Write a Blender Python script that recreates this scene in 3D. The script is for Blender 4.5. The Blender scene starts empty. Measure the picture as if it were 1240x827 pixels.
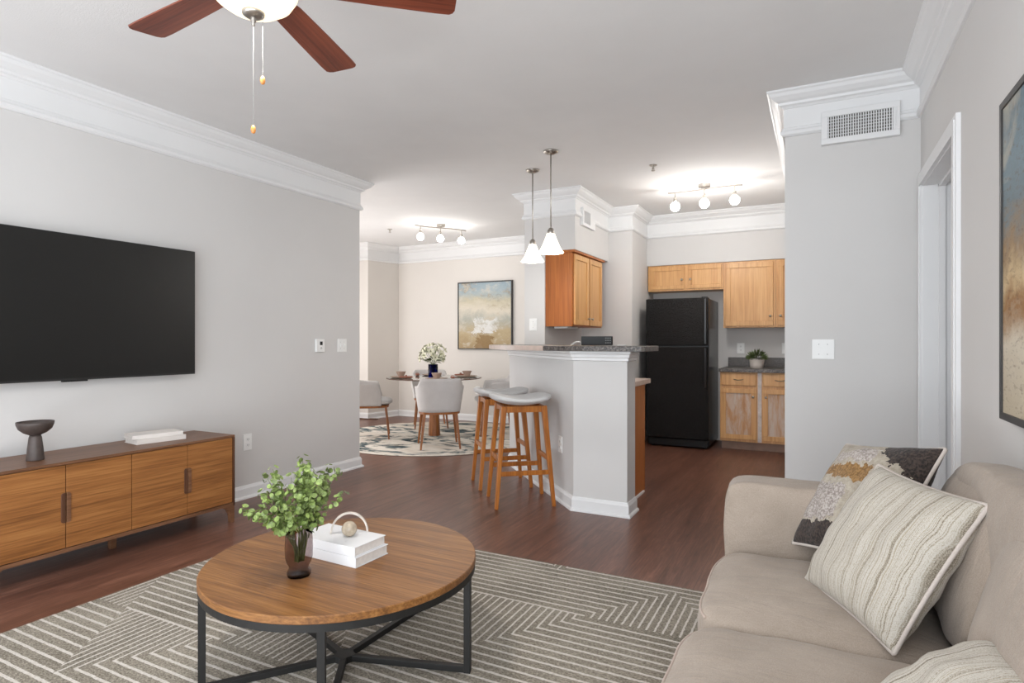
import bpy, bmesh, math, random
from mathutils import Vector, Matrix, noise
random.seed(7)
PI = math.pi
S = bpy.context.scene
COL = S.collection

# ------------------------------------------------------------------ camera, world, light, exposure
cam = bpy.data.objects.new('camera', bpy.data.cameras.new('camera'))
COL.objects.link(cam)
cam.location = (0, 0, 1.21)
cam.rotation_euler = (math.radians(90), 0, math.radians(27.2))
cam.data.sensor_width = 36.0
cam.data.lens = 720.0 / 1240.0 * 36.0
cam.data.clip_start = 0.02
S.camera = cam
S.view_settings.view_transform = 'Standard'
S.view_settings.look = 'None'
S.view_settings.gamma = 1.0
S.view_settings.use_curve_mapping = False
S.view_settings.exposure = 0.10
w = bpy.data.worlds.new('world'); S.world = w; w.use_nodes = True
w.node_tree.nodes['Background'].inputs[0].default_value = (0.80, 0.88, 1.0, 1)
w.node_tree.nodes['Background'].inputs[1].default_value = 1.2

def area(name, loc, rot, sx, sy, power, col):
    l = bpy.data.lights.new(name, 'AREA'); l.shape = 'RECTANGLE'; l.size = sx; l.size_y = sy
    l.energy = power; l.color = col
    o = bpy.data.objects.new(name, l); o.location = loc; o.rotation_euler = rot; COL.objects.link(o)
    return o
# added daylight at unseen windows behind and beside the camera and in dining
area('added_rear_daylight', (-1.7, -2.25, 1.25), (math.radians(90), 0, 0), 3.6, 2.4, 66, (0.88, 0.945, 1.0))
area('added_side_daylight', (.53, -.75, 1.2), (math.radians(90), 0, math.radians(50)), 2.0, 1.9, 72, (0.87, 0.945, 1.0))
area('added_dining_daylight', (-6.95, 4.75, 1.35), (math.radians(90), 0, math.radians(-90)), 2.4, 2.0, 58, (1.0, 0.975, 0.955))
# added upward fill lamps near the floor, unseen, to brighten the ceiling
area('ceiling_fill_rear', (-1.7, -1.3, 0.02), (math.radians(160), 0, 0), 3.6, 1.6, 190, (0.93, 0.965, 1.0))
area('ceiling_fill_dining', (-6.2, 4.8, 0.02), (math.radians(180), 0, 0), 1.2, 2.2, 40, (1.0, 0.965, 0.94))
area('bedroom_fill', (2.3, 2.0, 1.5), (math.radians(90), 0, math.radians(90)), 1.4, 1.4, 9, (0.9, 0.95, 1.0))  # added unseen fill that brightens the door jamb; no window here

# ------------------------------------------------------------------ material helpers
def lin(c):
    f = lambda v: (v/255/12.92) if v/255 <= 0.04045 else ((v/255+0.055)/1.055)**2.4
    return (f(c[0]), f(c[1]), f(c[2]), 1)

class NT:
    def __init__(s, name):
        s.m = bpy.data.materials.new(name); s.m.use_nodes = True
        s.t = s.m.node_tree; s.b = s.t.nodes['Principled BSDF']; s.out = s.t.nodes['Material Output']
        s._co = None
    def n(s, typ, **kw):
        nd = s.t.nodes.new(typ)
        for k, v in kw.items(): setattr(nd, k, v)
        return nd
    def link(s, a, b): s.t.links.new(a, b)
    def co(s, kind='Object'):
        if s._co is None: s._co = s.n('ShaderNodeTexCoord')
        return s._co.outputs[kind]
    def mapping(s, scale=(1, 1, 1), loc=(0, 0, 0), rot=(0, 0, 0), src=None):
        m = s.n('ShaderNodeMapping'); m.inputs['Scale'].default_value = scale
        m.inputs['Location'].default_value = loc; m.inputs['Rotation'].default_value = rot
        s.link(src or s.co(), m.inputs[0]); return m.outputs[0]
    def noise(s, vec, scale=5, detail=4, rough=.55, dist=0):
        n = s.n('ShaderNodeTexNoise'); s.link(vec, n.inputs['Vector'])
        n.inputs['Scale'].default_value = scale; n.inputs['Detail'].default_value = detail
        n.inputs['Roughness'].default_value = rough; n.inputs['Distortion'].default_value = dist
        return n.outputs['Fac']
    def ramp(s, fac, stops, interp='LINEAR'):
        r = s.n('ShaderNodeValToRGB'); r.color_ramp.interpolation = interp
        e = r.color_ramp.elements
        while len(e) < len(stops): e.new(0.5)
        for i, (p, c) in enumerate(stops):
            e[i].position = p; e[i].color = lin(c) if len(c) == 3 else c
        s.link(fac, r.inputs[0]); return r.outputs[0]
    def val(s, fac, lo, hi):
        r = s.n('ShaderNodeMapRange'); r.inputs['To Min'].default_value = lo; r.inputs['To Max'].default_value = hi
        s.link(fac, r.inputs[0]); return r.outputs[0]
    def math(s, op, a, b=None, c=None):
        m = s.n('ShaderNodeMath', operation=op)
        for i, x in enumerate((a, b, c)):
            if x is None: continue
            if isinstance(x, (int, float)): m.inputs[i].default_value = x
            else: s.link(x, m.inputs[i])
        return m.outputs[0]
    def mix(s, fac, a, b, blend='MIX'):
        m = s.n('ShaderNodeMix', data_type='RGBA', blend_type=blend)
        if isinstance(fac, (int, float)): m.inputs[0].default_value = fac
        else: s.link(fac, m.inputs[0])
        for i, x in ((6, a), (7, b)):
            if isinstance(x, tuple): m.inputs[i].default_value = lin(x) if len(x) == 3 else x
            else: s.link(x, m.inputs[i])
        return m.outputs[2]
    def color(s, c):
        if isinstance(c, tuple): s.b.inputs['Base Color'].default_value = lin(c)
        else: s.link(c, s.b.inputs['Base Color'])
    def set(s, **kw):
        for k, v in kw.items():
            nm = k.replace('_', ' ')
            if isinstance(v, (int, float, tuple)): s.b.inputs[nm].default_value = v
            else: s.link(v, s.b.inputs[nm])
    def bump(s, h, strength=.3, dist=.01):
        b = s.n('ShaderNodeBump'); b.inputs['Strength'].default_value = strength; b.inputs['Distance'].default_value = dist
        s.link(h, b.inputs['Height']); s.link(b.outputs[0], s.b.inputs['Normal'])

def plain(name, c, rough=.5, metal=0, var=.04, scale=6, bump=0, bscale=80):
    t = NT(name)
    d = tuple(max(0, v*(1-var)) for v in c); e = tuple(min(255, v*(1+var)) for v in c)
    t.color(t.ramp(t.noise(t.mapping(), scale, 3), [(.3, d), (.7, e)]))
    t.set(Roughness=rough, Metallic=metal)
    if bump: t.bump(t.noise(t.mapping(), bscale, 3), bump, .003)
    return t.m

def wood(name, dark, mid, light, axis='y', scale=1.0, rough=.42, contrast=1.0):
    t = NT(name)
    k = {'x': (.9, 14, 14), 'y': (14, .9, 14), 'z': (14, 14, .9)}[axis]
    n1 = t.noise(t.mapping(tuple(v*scale for v in k)), 1.0, 6, .62, .6)
    k2 = {'x': (3, 110, 110), 'y': (110, 3, 110), 'z': (110, 110, 3)}[axis]
    n2 = t.noise(t.mapping(tuple(v*scale for v in k2)), 1.0, 3, .6)
    f = t.math('ADD', t.math('MULTIPLY', n1, .5), t.math('MULTIPLY', n2, .5))
    lo, hi = .5-.12/contrast, .5+.12/contrast
    t.color(t.ramp(f, [(lo, dark), (.5, mid), (hi, light)]))
    t.set(Roughness=rough); t.bump(n2, .12, .002)
    return t.m

def fabric(name, a, b, scale=500, rough=.9, bump=.35, var=6, wrinkle=0):
    t = NT(name)
    n = t.noise(t.mapping(), scale, 2, .7); v = t.noise(t.mapping((1, 1, 1)), var, 4)
    f = t.math('ADD', t.math('MULTIPLY', n, .6), t.math('MULTIPLY', v, .4))
    t.color(t.ramp(f, [(.35, a), (.65, b)]))
    t.set(Roughness=rough, Sheen_Weight=.15)
    if wrinkle: t.bump(t.math('ADD', t.math('MULTIPLY', n, .06), t.noise(t.mapping((4, 13, 6)), 1, 4, .6, .7)), wrinkle, .02)
    else: t.bump(n, bump, .002)
    return t.m

def emit(name, c, strength):
    t = NT(name)
    v = t.noise(t.mapping(), 3, 1)
    t.color(c); t.set(Roughness=.4)
    t.b.inputs['Emission Color'].default_value = lin(c)
    t.link(t.val(v, strength*.97, strength*1.03), t.b.inputs['Emission Strength'])
    return t.m

M = {}
M['wall'] = plain('wall_paint', (212, 210, 208), .85, 0, .008, 1.5, .12, 220)
M['wall_warm'] = plain('dining_wall_paint', (220, 215, 209), .85, 0, .008, 1.5, .12, 220)
M['ceiling'] = plain('ceiling_paint', (228, 227, 226), .92, 0, .01, 2, .35, 160)
M['trim'] = plain('trim_paint', (230, 230, 230), .42, 0, .006, 2)
M['white'] = plain('white_plastic', (240, 240, 238), .35, 0, .01)
M['slot'] = plain('grey_slot', (120, 120, 118), .5)
M['nickel'] = plain('brushed_nickel', (176, 170, 162), .28, .9, .05, 60)
M['brass'] = plain('satin_brass', (150, 136, 112), .3, .8, .05, 60)
M['black'] = plain('black_metal', (34, 33, 32), .5, .3, .08, 30)
M['blackpl'] = plain('black_plastic', (12, 12, 12), .5)
M['dark'] = plain('dark_gap', (30, 26, 24), .8)
M['bronze'] = plain('dark_bronze_ceramic', (74, 64, 60), .5, .1, .12, 22, .2, 60)
M['page'] = plain('book_pages', (222, 216, 210), .8, 0, .03, 40)
M['book'] = plain('white_book_cover', (226, 226, 227), .45, 0, .01)
M['bookw'] = plain('cream_book_cover', (226, 220, 214), .5, 0, .02)
M['stone'] = plain('beige_marble', (172, 158, 138), .22, 0, .16, 26)
M['archm'] = plain('pale_stone', (206, 196, 186), .35, 0, .08, 40)
M['duct'] = plain('duct_interior', (96, 94, 90), .8)

def mk_floor():
    t = NT('dark_wood_plank_floor')
    v = t.mapping((1, 1, 1), rot=(0, 0, math.radians(90)))
    br = t.n('ShaderNodeTexBrick'); t.link(v, br.inputs['Vector'])
    br.offset = .37; br.inputs['Scale'].default_value = 1
    br.inputs['Brick Width'].default_value = 1.22; br.inputs['Row Height'].default_value = .18
    br.inputs['Mortar Size'].default_value = .0012; br.inputs['Mortar Smooth'].default_value = .1
    br.inputs['Color1'].default_value = (.1, .1, .1, 1); br.inputs['Color2'].default_value = (.9, .9, .9, 1)
    br.inputs['Mortar'].default_value = (.5, .5, .5, 1)
    n1 = t.noise(t.mapping((16, 1.6, 1)), 1, 6, .65, .8)
    n2 = t.noise(t.mapping((120, 7, 1)), 1, 4, .65)
    f = t.math('ADD', t.math('MULTIPLY', n1, .5), t.math('MULTIPLY', n2, .5))
    c = t.ramp(f, [(.3, (68, 43, 34)), (.5, (108, 72, 58)), (.7, (146, 103, 86))])
    pl = t.mix(.16, c, br.outputs['Color'], 'SOFT_LIGHT')
    c2 = t.mix(t.math('MULTIPLY', br.outputs['Fac'], .55), pl, (40, 26, 22))
    t.color(c2)
    t.set(Roughness=t.val(n2, .26, .42), Specular_IOR_Level=.5)
    t.bump(n2, .10, .002)
    return t.m
M['floor'] = mk_floor()

M['oak'] = wood('warm_oak', (118, 74, 36), (148, 96, 50), (168, 115, 64), 'y', 1.0, .42)
M['oak_x'] = wood('warm_oak_tabletop', (98, 61, 28), (128, 84, 42), (150, 105, 58), 'x', 1.3, .42)
M['walnut'] = wood('walnut_brown', (94, 62, 42), (114, 78, 54), (132, 93, 67), 'y', 1.0, .42)
M['walnut_dark'] = wood('dark_walnut', (66, 40, 26), (86, 54, 36), (100, 64, 44), 'z', 1.0, .45)
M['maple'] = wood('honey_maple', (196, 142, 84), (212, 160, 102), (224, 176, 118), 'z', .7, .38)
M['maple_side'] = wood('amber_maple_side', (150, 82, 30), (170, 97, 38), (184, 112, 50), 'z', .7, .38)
M['stoolw'] = wood('amber_teak', (140, 80, 26), (166, 98, 36), (184, 114, 46), 'z', 1.0, .4)
M['chairw'] = wood('brown_teak_legs', (116, 64, 26), (142, 84, 36), (160, 100, 48), 'z', 1.0, .4)
M['blade'] = wood('mahogany_blade', (92, 44, 30), (120, 60, 42), (138, 74, 52), 'x', 1.0, .38)
M['bead'] = wood('pull_bead_wood', (178, 112, 50), (200, 132, 66), (214, 150, 84), 'z')

def mk_weathered():
    t = NT('weathered_maple_panel')
    n1 = t.noise(t.mapping((9, 9, 1.6)), 1, 5, .7, .5)
    n2 = t.noise(t.mapping((70, 70, 3)), 1, 3)
    base = t.ramp(n2, [(.35, (184, 134, 92)), (.65, (206, 160, 116))])
    f = t.ramp(n1, [(.42, (0, 0, 0)), (.6, (255, 255, 255))])
    t.color(t.mix(f, base, (208, 192, 178)))
    t.set(Roughness=.5); return t.m
M['weathered'] = mk_weathered()
M['stile'] = plain('worn_pale_stile', (204, 194, 188), .5, 0, .08, 20)
M['toekick'] = plain('toe_kick', (156, 128, 112), .6, 0, .06, 10)

def mk_laminate():
    t = NT('speckled_charcoal_laminate')
    v = t.noise(t.mapping(), 95, 3, .85)
    t.color(t.ramp(v, [(.42, (40, 37, 36)), (.5, (82, 76, 72)), (.58, (128, 120, 114))]))
    t.set(Roughness=.38); return t.m
M['laminate'] = mk_laminate()
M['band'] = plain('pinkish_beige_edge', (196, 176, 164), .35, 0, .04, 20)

def mk_fridge():
    t = NT('black_textured_enamel')
    v = t.n('ShaderNodeTexVoronoi'); v.inputs['Scale'].default_value = 120
    t.link(t.mapping(), v.inputs['Vector'])
    n = t.noise(t.mapping(), 55, 3)
    t.color(t.ramp(n, [(.3, (8, 6, 5)), (.7, (15, 11, 10))]))
    t.set(Roughness=.25, Specular_IOR_Level=.26); t.bump(t.math('ADD', v.outputs['Distance'], n), .7, .006)
    return t.m
M['fridge'] = mk_fridge()
M['fridge_side'] = plain('black_fridge_side', (12, 11, 12), .25)

M['sofa'] = fabric('beige_linen', (140, 127, 114), (170, 156, 143), 420, .92, .3, 5, .45)
M['sofa_welt'] = fabric('beige_linen_welt', (164, 146, 134), (182, 164, 152), 300, .92)
M['seatfab'] = fabric('pale_grey_wool', (184, 180, 178), (204, 200, 198), 350, .95)
M['stoolfab'] = fabric('light_grey_wool', (200, 198, 196), (216, 214, 212), 350, .95)
M['welt'] = fabric('cream_welt', (184, 174, 166), (198, 188, 180), 300, .9)

def mk_stripe():
    t = NT('striped_cream_weave')
    sx = t.n('ShaderNodeSeparateXYZ'); t.link(t.co(), sx.inputs[0])
    wob = t.noise(t.mapping(), 7, 2)
    x = t.math('ADD', sx.outputs[0], t.math('MULTIPLY', wob, .03))
    cmb = t.n('ShaderNodeCombineXYZ'); t.link(x, cmb.inputs[0])
    n1 = t.noise(cmb.outputs[0], 78, 3, .85)
    n2 = t.noise(t.mapping(), 420, 2)
    f = t.math('ADD', t.math('MULTIPLY', n1, .8), t.math('MULTIPLY', n2, .2))
    t.color(t.ramp(f, [(.41, (112, 102, 86)), (.465, (166, 157, 142)), (.52, (194, 189, 180)), (.575, (160, 150, 132))]))
    t.set(Roughness=.92, Sheen_Weight=.15)
    t.bump(f, .5, .006)
    return t.m
M['stripe'] = mk_stripe()

def mk_tuft():
    t = NT('tufted_abstract_weave')
    sx = t.n('ShaderNodeSeparateXYZ'); t.link(t.co(), sx.inputs[0])
    nz = t.noise(t.mapping(), 9, 4, .7); nf = t.noise(t.mapping(), 60, 2)
    x = t.math('ADD', sx.outputs[0], t.math('MULTIPLY', t.math('SUBTRACT', nf, .5), .03))
    z = t.math('ADD', sx.outputs[2], t.math('MULTIPLY', t.math('SUBTRACT', nz, .5), .12))
    z = t.math('ADD', z, t.math('MULTIPLY', t.math('SUBTRACT', nf, .5), .03))
    base = t.ramp(nf, [(.4, (156, 147, 132)), (.6, (172, 163, 149))])
    def band(lo, hi, v, x0=-9, x1=9):
        a = t.math('MULTIPLY', t.math('GREATER_THAN', v, lo), t.math('LESS_THAN', v, hi))
        b = t.math('MULTIPLY', t.math('GREATER_THAN', x, x0), t.math('LESS_THAN', x, x1))
        return t.math('MULTIPLY', a, b)
    sp = t.noise(t.mapping(), 130, 2)
    c = t.mix(band(.035, .085, z, -.19, .06), base, t.ramp(sp, [(.4, (112, 80, 40)), (.6, (152, 116, 68))]))
    c = t.mix(band(.1, .15, z, -.16, .03), c, t.ramp(sp, [(.4, (140, 130, 124)), (.6, (184, 176, 170))]))
    c = t.mix(band(-.12, .005, z, -.17, .0), c, t.ramp(sp, [(.4, (132, 122, 116)), (.6, (180, 172, 166))]))
    c = t.mix(band(-.9, -.13, z, -.9, .02), c, t.ramp(sp, [(.4, (30, 24, 22)), (.6, (66, 54, 48))]))
    d = t.math('ADD', t.math('MULTIPLY', x, .55), z)
    c = t.mix(band(.17, .9, d, .03, .9), c, t.ramp(sp, [(.4, (30, 24, 22)), (.6, (66, 54, 48))]))
    t.color(c); t.set(Roughness=.95, Sheen_Weight=.1); t.bump(sp, .5, .006)
    return t.m
M['tuft'] = mk_tuft()

def mk_rug():
    t = NT('taupe_maze_rug')
    sx = t.n('ShaderNodeSeparateXYZ'); t.link(t.co(), sx.inputs[0])
    wob = t.noise(t.mapping(), 45, 2)
    wx = t.math('MULTIPLY', t.math('SUBTRACT', wob, .5), .007)
    X = t.math('ADD', sx.outputs[0], wx); Y = t.math('ADD', sx.outputs[1], wx)
    xp = t.math('DIVIDE', t.math('ADD', X, .913), .618)
    yp = t.math('DIVIDE', t.math('SUBTRACT', Y, 2.45), .4325)
    fx, fy = t.math('FRACT', xp), t.math('FRACT', yp)
    px = t.math('FLOORED_MODULO', t.math('FLOOR', xp), 2.0)
    py = t.math('FLOORED_MODULO', t.math('FLOOR', yp), 2.0)
    ax = t.math('MULTIPLY', t.math('ABSOLUTE', t.math('SUBTRACT', fx, .5)), 2.0)
    up = t.math('LESS_THAN', ax, t.math('SUBTRACT', 1.0, fy))
    dn = t.math('LESS_THAN', ax, fy)
    ve = t.math('MULTIPLY', up, t.math('MULTIPLY', t.math('SUBTRACT', 1.0, px), t.math('SUBTRACT', 1.0, py)))
    vo = t.math('MULTIPLY', dn, t.math('MULTIPLY', px, py))
    v = t.math('MAXIMUM', ve, vo)
    lh = t.math('LESS_THAN', t.math('FRACT', t.math('MULTIPLY', fy, 9.0)), .25)
    lv = t.math('LESS_THAN', t.math('FRACT', t.math('MULTIPLY', fx, 18.0)), .25)
    line = t.math('ADD', t.math('MULTIPLY', v, lv), t.math('MULTIPLY', t.math('SUBTRACT', 1.0, v), lh))
    sp = t.noise(t.mapping((95, 150, 100)), 1, 4, .85); lg = t.noise(t.mapping(), 3, 3)
    f = t.math('ADD', t.math('MULTIPLY', sp, .8), t.math('MULTIPLY', lg, .2))
    base = t.ramp(f, [(.38, (88, 81, 70)), (.5, (134, 126, 113)), (.62, (172, 164, 150))])
    lc = t.ramp(sp, [(.35, (182, 174, 164)), (.6, (212, 206, 198))])
    t.color(t.mix(line, base, lc))
    t.set(Roughness=.95)
    t.bump(t.math('ADD', t.math('MULTIPLY', line, .8), t.math('MULTIPLY', sp, .5)), .5, .006)
    return t.m
M['rug'] = mk_rug()

def mk_round_rug():
    t = NT('marbled_teal_rug')
    n1 = t.noise(t.mapping((1.0, 1.9, 1), (3.3, 1.2, 0), (0, 0, math.radians(-30))), .75, 4, .6, 1.6)
    n2 = t.noise(t.mapping((2.0, 4, 1), rot=(0, 0, math.radians(-30))), 1.1, 6, .7, .8)
    base = t.ramp(n2, [(.3, (186, 172, 152)), (.48, (216, 208, 196)), (.7, (232, 226, 216))])
    ridge = t.math('ABSOLUTE', t.math('SUBTRACT', n1, .5))
    f = t.math('ADD', ridge, t.math('MULTIPLY', t.math('SUBTRACT', n2, .5), .14))
    k = t.ramp(f, [(.01, (255, 255, 255)), (.038, (0, 0, 0))])
    teal = t.ramp(n2, [(.38, (28, 46, 52)), (.5, (70, 92, 98)), (.62, (140, 128, 104))])
    t.color(t.mix(k, base, teal)); t.set(Roughness=.95)
    t.bump(t.noise(t.mapping(), 300, 2), .3, .004)
    return t.m
M['rrug'] = mk_round_rug()

def mk_art(name, seed, kind):
    t = NT(name)
    o = (seed, seed*1.7, 0)
    sx = t.n('ShaderNodeSeparateXYZ'); t.link(t.co(), sx.inputs[0])
    U = sx.outputs[0] if kind == 'x' else sx.outputs[1]; V = sx.outputs[2]
    big = t.noise(t.mapping((2.2, 2.2, 2.8), o), 1, 5, .6, .5)
    mid = t.noise(t.mapping((6, 6, 9), o), 1, 5, .7, .4)
    fine = t.noise(t.mapping((24, 24, 60), o), 1, 4, .7)
    n = t.math('ADD', t.math('MULTIPLY', t.math('SUBTRACT', big, .5), .9), t.math('MULTIPLY', t.math('SUBTRACT', mid, .5), .5))
    h = t.math('ADD', V, t.math('MULTIPLY', n, .45))          # V: 0 bottom .. 1 top
    if kind == 'x':
        c = t.ramp(h, [(.02, (170, 148, 112)), (.22, (186, 168, 134)), (.42, (176, 176, 166)), (.56, (214, 206, 190)), (.72, (196, 188, 164)), (.86, (164, 178, 184)), (1, (150, 168, 178))])
        m2 = t.ramp(t.math('ADD', t.math('MULTIPLY', big, .5), t.math('MULTIPLY', mid, .5)), [(.52, (0, 0, 0)), (.60, (220, 220, 220))])
        c = t.mix(m2, c, (150, 122, 76))
        m4 = t.ramp(t.math('SUBTRACT', mid, t.math('MULTIPLY', fine, .4)), [(.30, (0, 0, 0)), (.42, (200, 200, 200))])
        c = t.mix(m4, c, (214, 208, 194))
        # white block, low centre right
        uu = t.math('ADD', U, t.math('MULTIPLY', t.math('SUBTRACT', mid, .5), .5)); vv = t.math('ADD', V, t.math('MULTIPLY', t.math('SUBTRACT', mid, .5), .4))
        blk = t.math('MULTIPLY', t.math('MULTIPLY', t.math('GREATER_THAN', uu, .30), t.math('LESS_THAN', uu, .74)),
                     t.math('MULTIPLY', t.math('GREATER_THAN', vv, .26), t.math('LESS_THAN', vv, .46)))
        c = t.mix(t.math('MULTIPLY', blk, t.ramp(mid, [(.36, (60, 60, 60)), (.55, (235, 235, 235))])), c, (226, 226, 224))
        b3 = t.math('MULTIPLY', t.math('MULTIPLY', t.math('GREATER_THAN', uu, .34), t.math('LESS_THAN', uu, .62)), t.math('LESS_THAN', vv, .18))
        c = t.mix(t.math('MULTIPLY', b3, .8), c, (140, 110, 66))
    else:
        c = t.ramp(h, [(0, (190, 178, 156)), (.2, (206, 196, 178)), (.33, (150, 108, 60)), (.42, (200, 176, 136)), (.52, (150, 124, 92)), (.62, (110, 124, 130)), (.8, (120, 138, 146)), (1, (104, 124, 134))])
        m2 = t.ramp(fine, [(.52, (0, 0, 0)), (.66, (255, 255, 255))])
        c = t.mix(t.math('MULTIPLY', m2, .5), c, (92, 66, 42))
        m3 = t.ramp(big, [(.5, (0, 0, 0)), (.62, (255, 255, 255))])
        c = t.mix(t.math('MULTIPLY', m3, .6), c, (214, 200, 176))
    c = t.mix(.25, c, t.ramp(fine, [(.3, (90, 90, 90)), (.7, (200, 200, 200))]), 'SOFT_LIGHT')
    t.color(c); t.set(Roughness=.7); t.bump(fine, .15, .003)
    return t.m
M['art_d'] = mk_art('painted_canvas_pale', 3.1, 'x')
M['art_r'] = mk_art('painted_canvas_slate', 8.4, 'y')

M['screen'] = plain('tv_screen', (17, 17, 16), .38, 0, .05)
M['bezel'] = plain('tv_bezel', (60, 60, 60), .35, .5)
def glass(name, c, rough=.02, ior=1.45, alpha=None):
    t = NT(name); v = t.noise(t.mapping(), 4, 1)
    t.color(t.ramp(v, [(.3, c), (.7, tuple(min(255, x+4) for x in c))]))
    t.set(Roughness=rough, Transmission_Weight=1.0, IOR=ior); return t.m
M['smoke'] = glass('smoked_glass', (204, 194, 193), .03, 1.15)
M['tableglass'] = glass('clear_table_glass', (196, 206, 206), .02, 1.3)
M['blue'] = glass('cobalt_glass', (30, 50, 190), .05, 1.2)
M['bulb'] = emit('lit_bulb', (255, 250, 244), 20)
M['shade'] = emit('lit_frosted_shade', (255, 246, 232), .98)
M['bowl'] = emit('lit_fan_bowl', (255, 240, 208), 1.0)
M['leaf'] = plain('eucalyptus_leaf', (110, 126, 68), .5, 0, .34, 40)
M['leafd'] = plain('shrub_leaf', (74, 88, 48), .6, 0, .35, 60)
M['stem'] = plain('green_stem', (92, 104, 54), .6)
M['petal'] = plain('cream_petal', (236, 234, 208), .55, 0, .03, 30)
M['anther'] = plain('olive_stamen', (110, 112, 52), .6)
M['pot'] = plain('white_ribbed_pot', (212, 204, 196), .6, 0, .03)
M['soil'] = plain('soil', (60, 48, 38), .9)
M['clay'] = plain('tan_clay', (174, 150, 136), .6, 0, .05, 20)
M['platec'] = plain('taupe_plate', (158, 134, 118), .5, 0, .05, 20)
M['terra'] = plain('terracotta_linen', (150, 98, 80), .85, 0, .08, 40)

# ------------------------------------------------------------------ geometry helpers
class G:
    def __init__(s): s.bm = bmesh.new()
    def box(s, a, b, mat=None):
        x0, y0, z0 = a; x1, y1, z1 = b
        vs = [s.bm.verts.new(p) for p in ((x0,y0,z0),(x1,y0,z0),(x1,y1,z0),(x0,y1,z0),(x0,y0,z1),(x1,y0,z1),(x1,y1,z1),(x0,y1,z1))]
        if mat is not None:
            for v in vs: v.co = mat @ v.co
        for f in ((0,3,2,1),(4,5,6,7),(0,1,5,4),(1,2,6,5),(2,3,7,6),(3,0,4,7)):
            s.bm.faces.new([vs[i] for i in f])
        return s
    def beam(s, p0, p1, w0, w1=None, d0=None, d1=None, up=(0, 0, 1)):
        """tapered rectangular bar from p0 to p1"""
        w1 = w0 if w1 is None else w1; d0 = w0 if d0 is None else d0; d1 = d0 if d1 is None else d1
        p0, p1 = Vector(p0), Vector(p1); d = (p1-p0).normalized(); u = Vector(up)
        if abs(d.dot(u)) > .95: u = Vector((0, 1, 0))
        a = d.cross(u).normalized(); b = a.cross(d).normalized()
        r = []
        for p, ww, dd in ((p0, w0, d0), (p1, w1, d1)):
            r.append([s.bm.verts.new(p + a*ww/2*i + b*dd/2*j) for i, j in ((-1,-1),(1,-1),(1,1),(-1,1))])
        s.bm.faces.new(r[0][::-1]); s.bm.faces.new(r[1])
        for i in range(4): s.bm.faces.new((r[0][i], r[0][(i+1)%4], r[1][(i+1)%4], r[1][i]))
        return s
    def ring(s, pts): return [s.bm.verts.new(p) for p in pts]
    def skin(s, rings, closed=True, cap=True):
        for a, b in zip(rings, rings[1:]):
            n = len(a)
            for i in range(n if closed else n-1):
                s.bm.faces.new((a[i], a[(i+1)%n], b[(i+1)%n], b[i]))
        if cap and closed:
            s.bm.faces.new(rings[0][::-1]); s.bm.faces.new(rings[-1])
    def lathe(s, prof, c=(0, 0, 0), seg=24, cap=True):
        rings = []
        for r, z in prof:
            rings.append(s.ring([(c[0]+max(r, 1e-4)*math.cos(2*PI*i/seg), c[1]+max(r, 1e-4)*math.sin(2*PI*i/seg), c[2]+z) for i in range(seg)]))
        s.skin(rings, True, cap); return s
    def tube(s, pts, r, seg=8, cap=True, r1=None):
        pts = [Vector(p) for p in pts]; rings = []; n = len(pts)
        ref = None
        for i, p in enumerate(pts):
            d = (pts[min(i+1, n-1)] - pts[max(i-1, 0)]).normalized()
            if ref is None:
                ref = Vector((0, 0, 1)) if abs(d.z) < .9 else Vector((1, 0, 0))
            a = d.cross(ref).normalized(); b = a.cross(d).normalized(); ref = b
            rr = r if r1 is None else r + (r1-r)*i/(n-1)
            rings.append(s.ring([p + (a*math.cos(2*PI*k/seg) + b*math.sin(2*PI*k/seg))*rr for k in range(seg)]))
        s.skin(rings, True, cap); return s
    def prism(s, poly, z0, z1):
        a = s.ring([(x, y, z0) for x, y in poly]); b = s.ring([(x, y, z1) for x, y in poly])
        s.skin([a, b]); return s
    def sphere(s, c, r, seg=16, rings=10, sc=(1, 1, 1)):
        prof = [(r*math.sin(PI*i/rings)*1.0, -r*math.cos(PI*i/rings)) for i in range(rings+1)]
        n0 = len(s.bm.verts); s.lathe(prof, (0, 0, 0), seg)
        s.bm.verts.ensure_lookup_table()
        for v in list(s.bm.verts)[n0:]:
            v.co = Vector((v.co.x*sc[0]+c[0], v.co.y*sc[1]+c[1], v.co.z*sc[2]+c[2]))
        return s
    def soft(s, c, h, e=6, n=14, bulge=(0, 0, 0), nz=0, seed=0):
        """rounded (superellipsoid) box; bulge adds a dome on each axis"""
        vs = {}
        def P(p):
            key = tuple(round(q, 5) for q in p)
            if key in vs: return vs[key]
            q = Vector(p); k = (abs(q.x)**e + abs(q.y)**e + abs(q.z)**e)**(1/e)
            q = q/k
            o = Vector((q.x*h[0], q.y*h[1], q.z*h[2]))
            o.x += bulge[0]*(1-p[1]**2)*(1-p[2]**2)*q.x
            o.y += bulge[1]*(1-p[0]**2)*(1-p[2]**2)*q.y
            o.z += bulge[2]*(1-p[0]**2)*(1-p[1]**2)*q.z
            if nz:
                o += noise.noise_vector((o+Vector((seed, seed, seed)))*7)*nz
            vs[key] = s.bm.verts.new(o+Vector(c)); return vs[key]
        st = [-1+2*i/n for i in range(n+1)]
        for ax in range(3):
            for sg in (-1, 1):
                for i in range(n):
                    for j in range(n):
                        qs = []
                        for a, b in ((i, j), (i+1, j), (i+1, j+1), (i, j+1)):
                            p = [0, 0, 0]; p[ax] = sg; p[(ax+1)%3] = st[a]; p[(ax+2)%3] = st[b]; qs.append(P(p))
                        if sg < 0: qs.reverse()
                        s.bm.faces.new(qs)
        return s
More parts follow.
